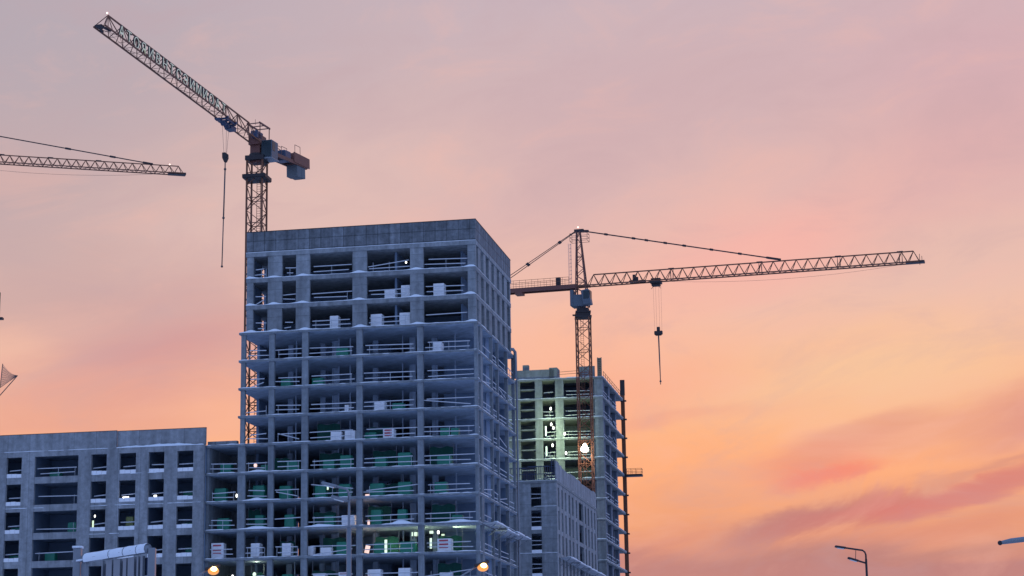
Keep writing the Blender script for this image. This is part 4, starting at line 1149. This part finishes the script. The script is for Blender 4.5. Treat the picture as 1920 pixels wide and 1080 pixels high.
m = MB(); m.bar(rel(a), Vector((rel(a).x - 1.2, 0, rel(a).z - .2)), .1); m.bar(Vector((-1.2, 0, -a.z)), Vector((-1.2, 0, 3.4)), .25); m.build('stand', 'dark', NT)

# ================================================================== street lamps
def street_lamp(px, py_top, Y, label, arms, thick, lit=False, mm='grey', step=None):
    top = at(px, py_top, Y)
    t = thing('street_lamp', (top.x, top.y, 0), 0, label, 'street lamp', 'street lamps')
    H = top.z; m = MB()
    r0 = thick / 2
    if step: m.tube([(0, 0, 0), (0, 0, step)], [r0 * 1.25, r0], 12); m.tube([(0, 0, step), (0, 0, step + .12), (0, 0, H - .5)], [r0, r0*.55, r0*.5], 10)
    else: m.tube([(0, 0, 0), (0, 0, H - .5)], [r0 * 1.6, r0], 12)
    m.build('pole', mm, t, smooth=True)
    for (ex, ey, h0) in arms:
        e = at(ex, ey, Y); ev = Vector((e.x - top.x, 0, e.z)); s = Vector((0, 0, h0 if h0 else H - .5))
        m = MB(); r1 = r0 * (.5 if step else .8)
        if not h0:
            k = Vector((0, 0, H)); pts = [s, Vector((0, 0, H - .25)), Vector((ev.x*.03, 0, H - .1)), Vector((ev.x*.1, 0, H - .02 + .1*(ev.z - H))), ev]
        else: pts = [s, s.lerp(ev, .2), ev]
        m.tube(pts, r1, 8); m.build('arm', mm, t, smooth=True)
        hd = (ev - pts[-2]).normalized(); m = MB()
        m.bar(ev - hd * .62, ev + hd * .02, .26, .12); hdob = m.build('lamp_head', mm if not lit else 'dark', t, bevel=.03)
        m = MB(); m.bar(ev - hd*.5 + Vector((0, 0, -.075)), ev - hd*.1 + Vector((0, 0, -.075)), .2, .04); m.build('lens', 'lens', hdob)
    return t
t = street_lamp(654.5, 917, 85, 'grey double armed street lamp standing in front of the tower', [(604, 905.5, 0), (622, 931, at(653, 940, 85).z)], .2, step=at(653, 990, 85).z)
t = street_lamp(1623, 1032, 120, 'dark double armed street lamp alone against the sunset sky', [(1566, 1024.5, 0), (1590, 1046, at(1624, 1056, 120).z)], .13, mm='dark')
z1 = at(1605, 1040, 120) - Vector(t.location); z2 = at(1604, 1050, 120) - Vector(t.location)
MB().bar((z1.x, 0, at(1606, 1032, 120).z), (z2.x, 0, at(1605, 1051, 120).z), .03).build('brace', 'dark', t)
# lit sodium lamps
for (px, py, Y, sx, lab) in ((402, 1068.5, 112, -1, 'glowing yellow orange street lamp in front of the narrow link bay'), (907, 1062, 112, -1, 'glowing orange street lamp at the foot of the tower corner')):
    e = at(px, py, Y)
    t = thing('street_lamp', (e.x - 1.9, e.y, 0), 0, lab, 'street lamp', 'street lamps')
    H = e.z
    m = MB(); m.tube([(0, 0, 0), (0, 0, H - 1.2)], [.13, .08], 12); m.build('pole', 'grey', t, smooth=True)
    m = MB(); m.tube([(0, 0, H - 1.25), (.1, 0, H - .95), (.6, 0, H - .55), (1.55, 0, H + .02)], .045, 8); m.build('arm', 'grey', t, smooth=True)
    m = MB(); m.bar((1.4, 0, H + .02), (2.2, 0, H + .27), .32, .16); hd = m.build('lamp_head', 'dark', t, bevel=.04)
    m = MB(); m.ball((1.85, -.02, H - .06), .30, 16, 8, .72); m.build('halo_ball', 'halo', hd, smooth=True)  # glow around the lamp, modelled as an emitting ball
    m = MB(); m.ball((1.9, -.22, H + .02), .17, 14, 8, .8); m.build('lens', 'sodium', hd, smooth=True)
# close lamp arm at the right edge
e = at(1875, 1018, 55); f = at(1990, 1003, 55)
t = thing('street_lamp', (f.x, f.y, 0), 0, 'close blue grey street lamp arm cut by the right edge', 'street lamp', 'street lamps')
m = MB(); m.tube([(0, 0, 0), (0, 0, f.z)], [.12, .08], 12); m.build('pole', 'grey', t, smooth=True)
m = MB(); m.tube([(e.x - f.x, 0, e.z), (e.x - f.x + .12, 0, e.z + .02), (e.x - f.x + .3, 0, e.z + .05), (0, 0, f.z)], [.045, .055, .07, .075], 12); m.build('arm', 'grey', t, smooth=True)
MB().ball((e.x - f.x, 0, e.z), .065).build('end_cap', 'dark', t, smooth=True)

# ================================================================== snowy sign frame in the foreground
ya, yb = 73.5, 69.5
pa = at(149, 1046, ya); pb = at(284, 1029, yb)
SG = thing('sign_frame', (pa.x, pa.y, 0), 0, 'grey steel back of a road sign with a snow covered tube on top', 'sign frame')
def sg(t, dz=0, dy=0):
    p = pa.lerp(pb, t); return Vector((p.x - pa.x, p.y - pa.y + dy, p.z + dz))
m = MB(); q = sg(0, 0)
m.box(-.2, .07, -.15, .15, 0, q.z + .34); m.build('post', 'grey', SG, bevel=.02)
q = sg(.985); m = MB(); m.box(q.x - .1, q.x + .14, q.y + .1, q.y + .4, 0, q.z + .05); m.build('post', 'grey', SG, bevel=.02)
m = MB(); m.tube([sg(.06, -.06), sg(.95, .02)], .145, 14); m.build('top_tube', 'grey', SG, smooth=True)
m = MB()
for t0, t1 in ((.1, .46), (.46, .66), (.66, .84), (.84, .955)):
    n = 8; rows = []
    for k in range(9):
        a_ = math.pi * (k / 8) * 1.5 - math.pi * .25 ; row = []
        for i in range(n + 1):
            s = t0 + .004 + (t1 - t0 - .008) * i / n
            c = sg(s, -.06 + .08 * (s - .06) / .87)
            ax_ = (sg(1) - sg(0)).normalized(); sd = ax_.cross(Vector((0, 0, 1))).normalized()
            rr_ = .155 + .006 * math.sin(i * 1.1 + t0 * 9)
            row.append(c + sd * math.cos(a_) * rr_ + Vector((0, 0, 1)) * math.sin(a_) * (rr_ + .03))
        rows.append(row)
    m.grid(rows)
m.box(-.23, .10, -.18, .18, sg(0).z + .34, sg(0).z + .41)
m.bar(sg(-.06, -.12, -.17), sg(.07, -.1, -.17), .12, .06)
m.build('snow', 'snow', SG, smooth=True)
for t0, t1 in ((.04, .115), (.337, .352), (.40, .48), (.504, .593), (.633, .68), (.70, .785), (.82, .842), (.87, .90)):
    a_ = sg(t0); b_ = sg(t1); zt = (a_.z + b_.z) / 2 - .2
    MB().bar((a_.x, a_.y + .05, zt / 2), (b_.x, b_.y + .05, zt / 2), .10, zt).build('slat', 'grey', SG)
a_ = sg(.345); b_ = sg(.95)
MB().bar((a_.x, a_.y + .22, (a_.z - .3) / 2), (b_.x, b_.y + .22, (a_.z - .3) / 2), .03, a_.z - .3).build('back_panel', 'bluegrey', SG)
for h in (.9, 2.6, 4.3): MB().bar(sg(.02, -h, .12), sg(.96, -h, .12), .06, .09).build('crossbar', 'grey', SG)
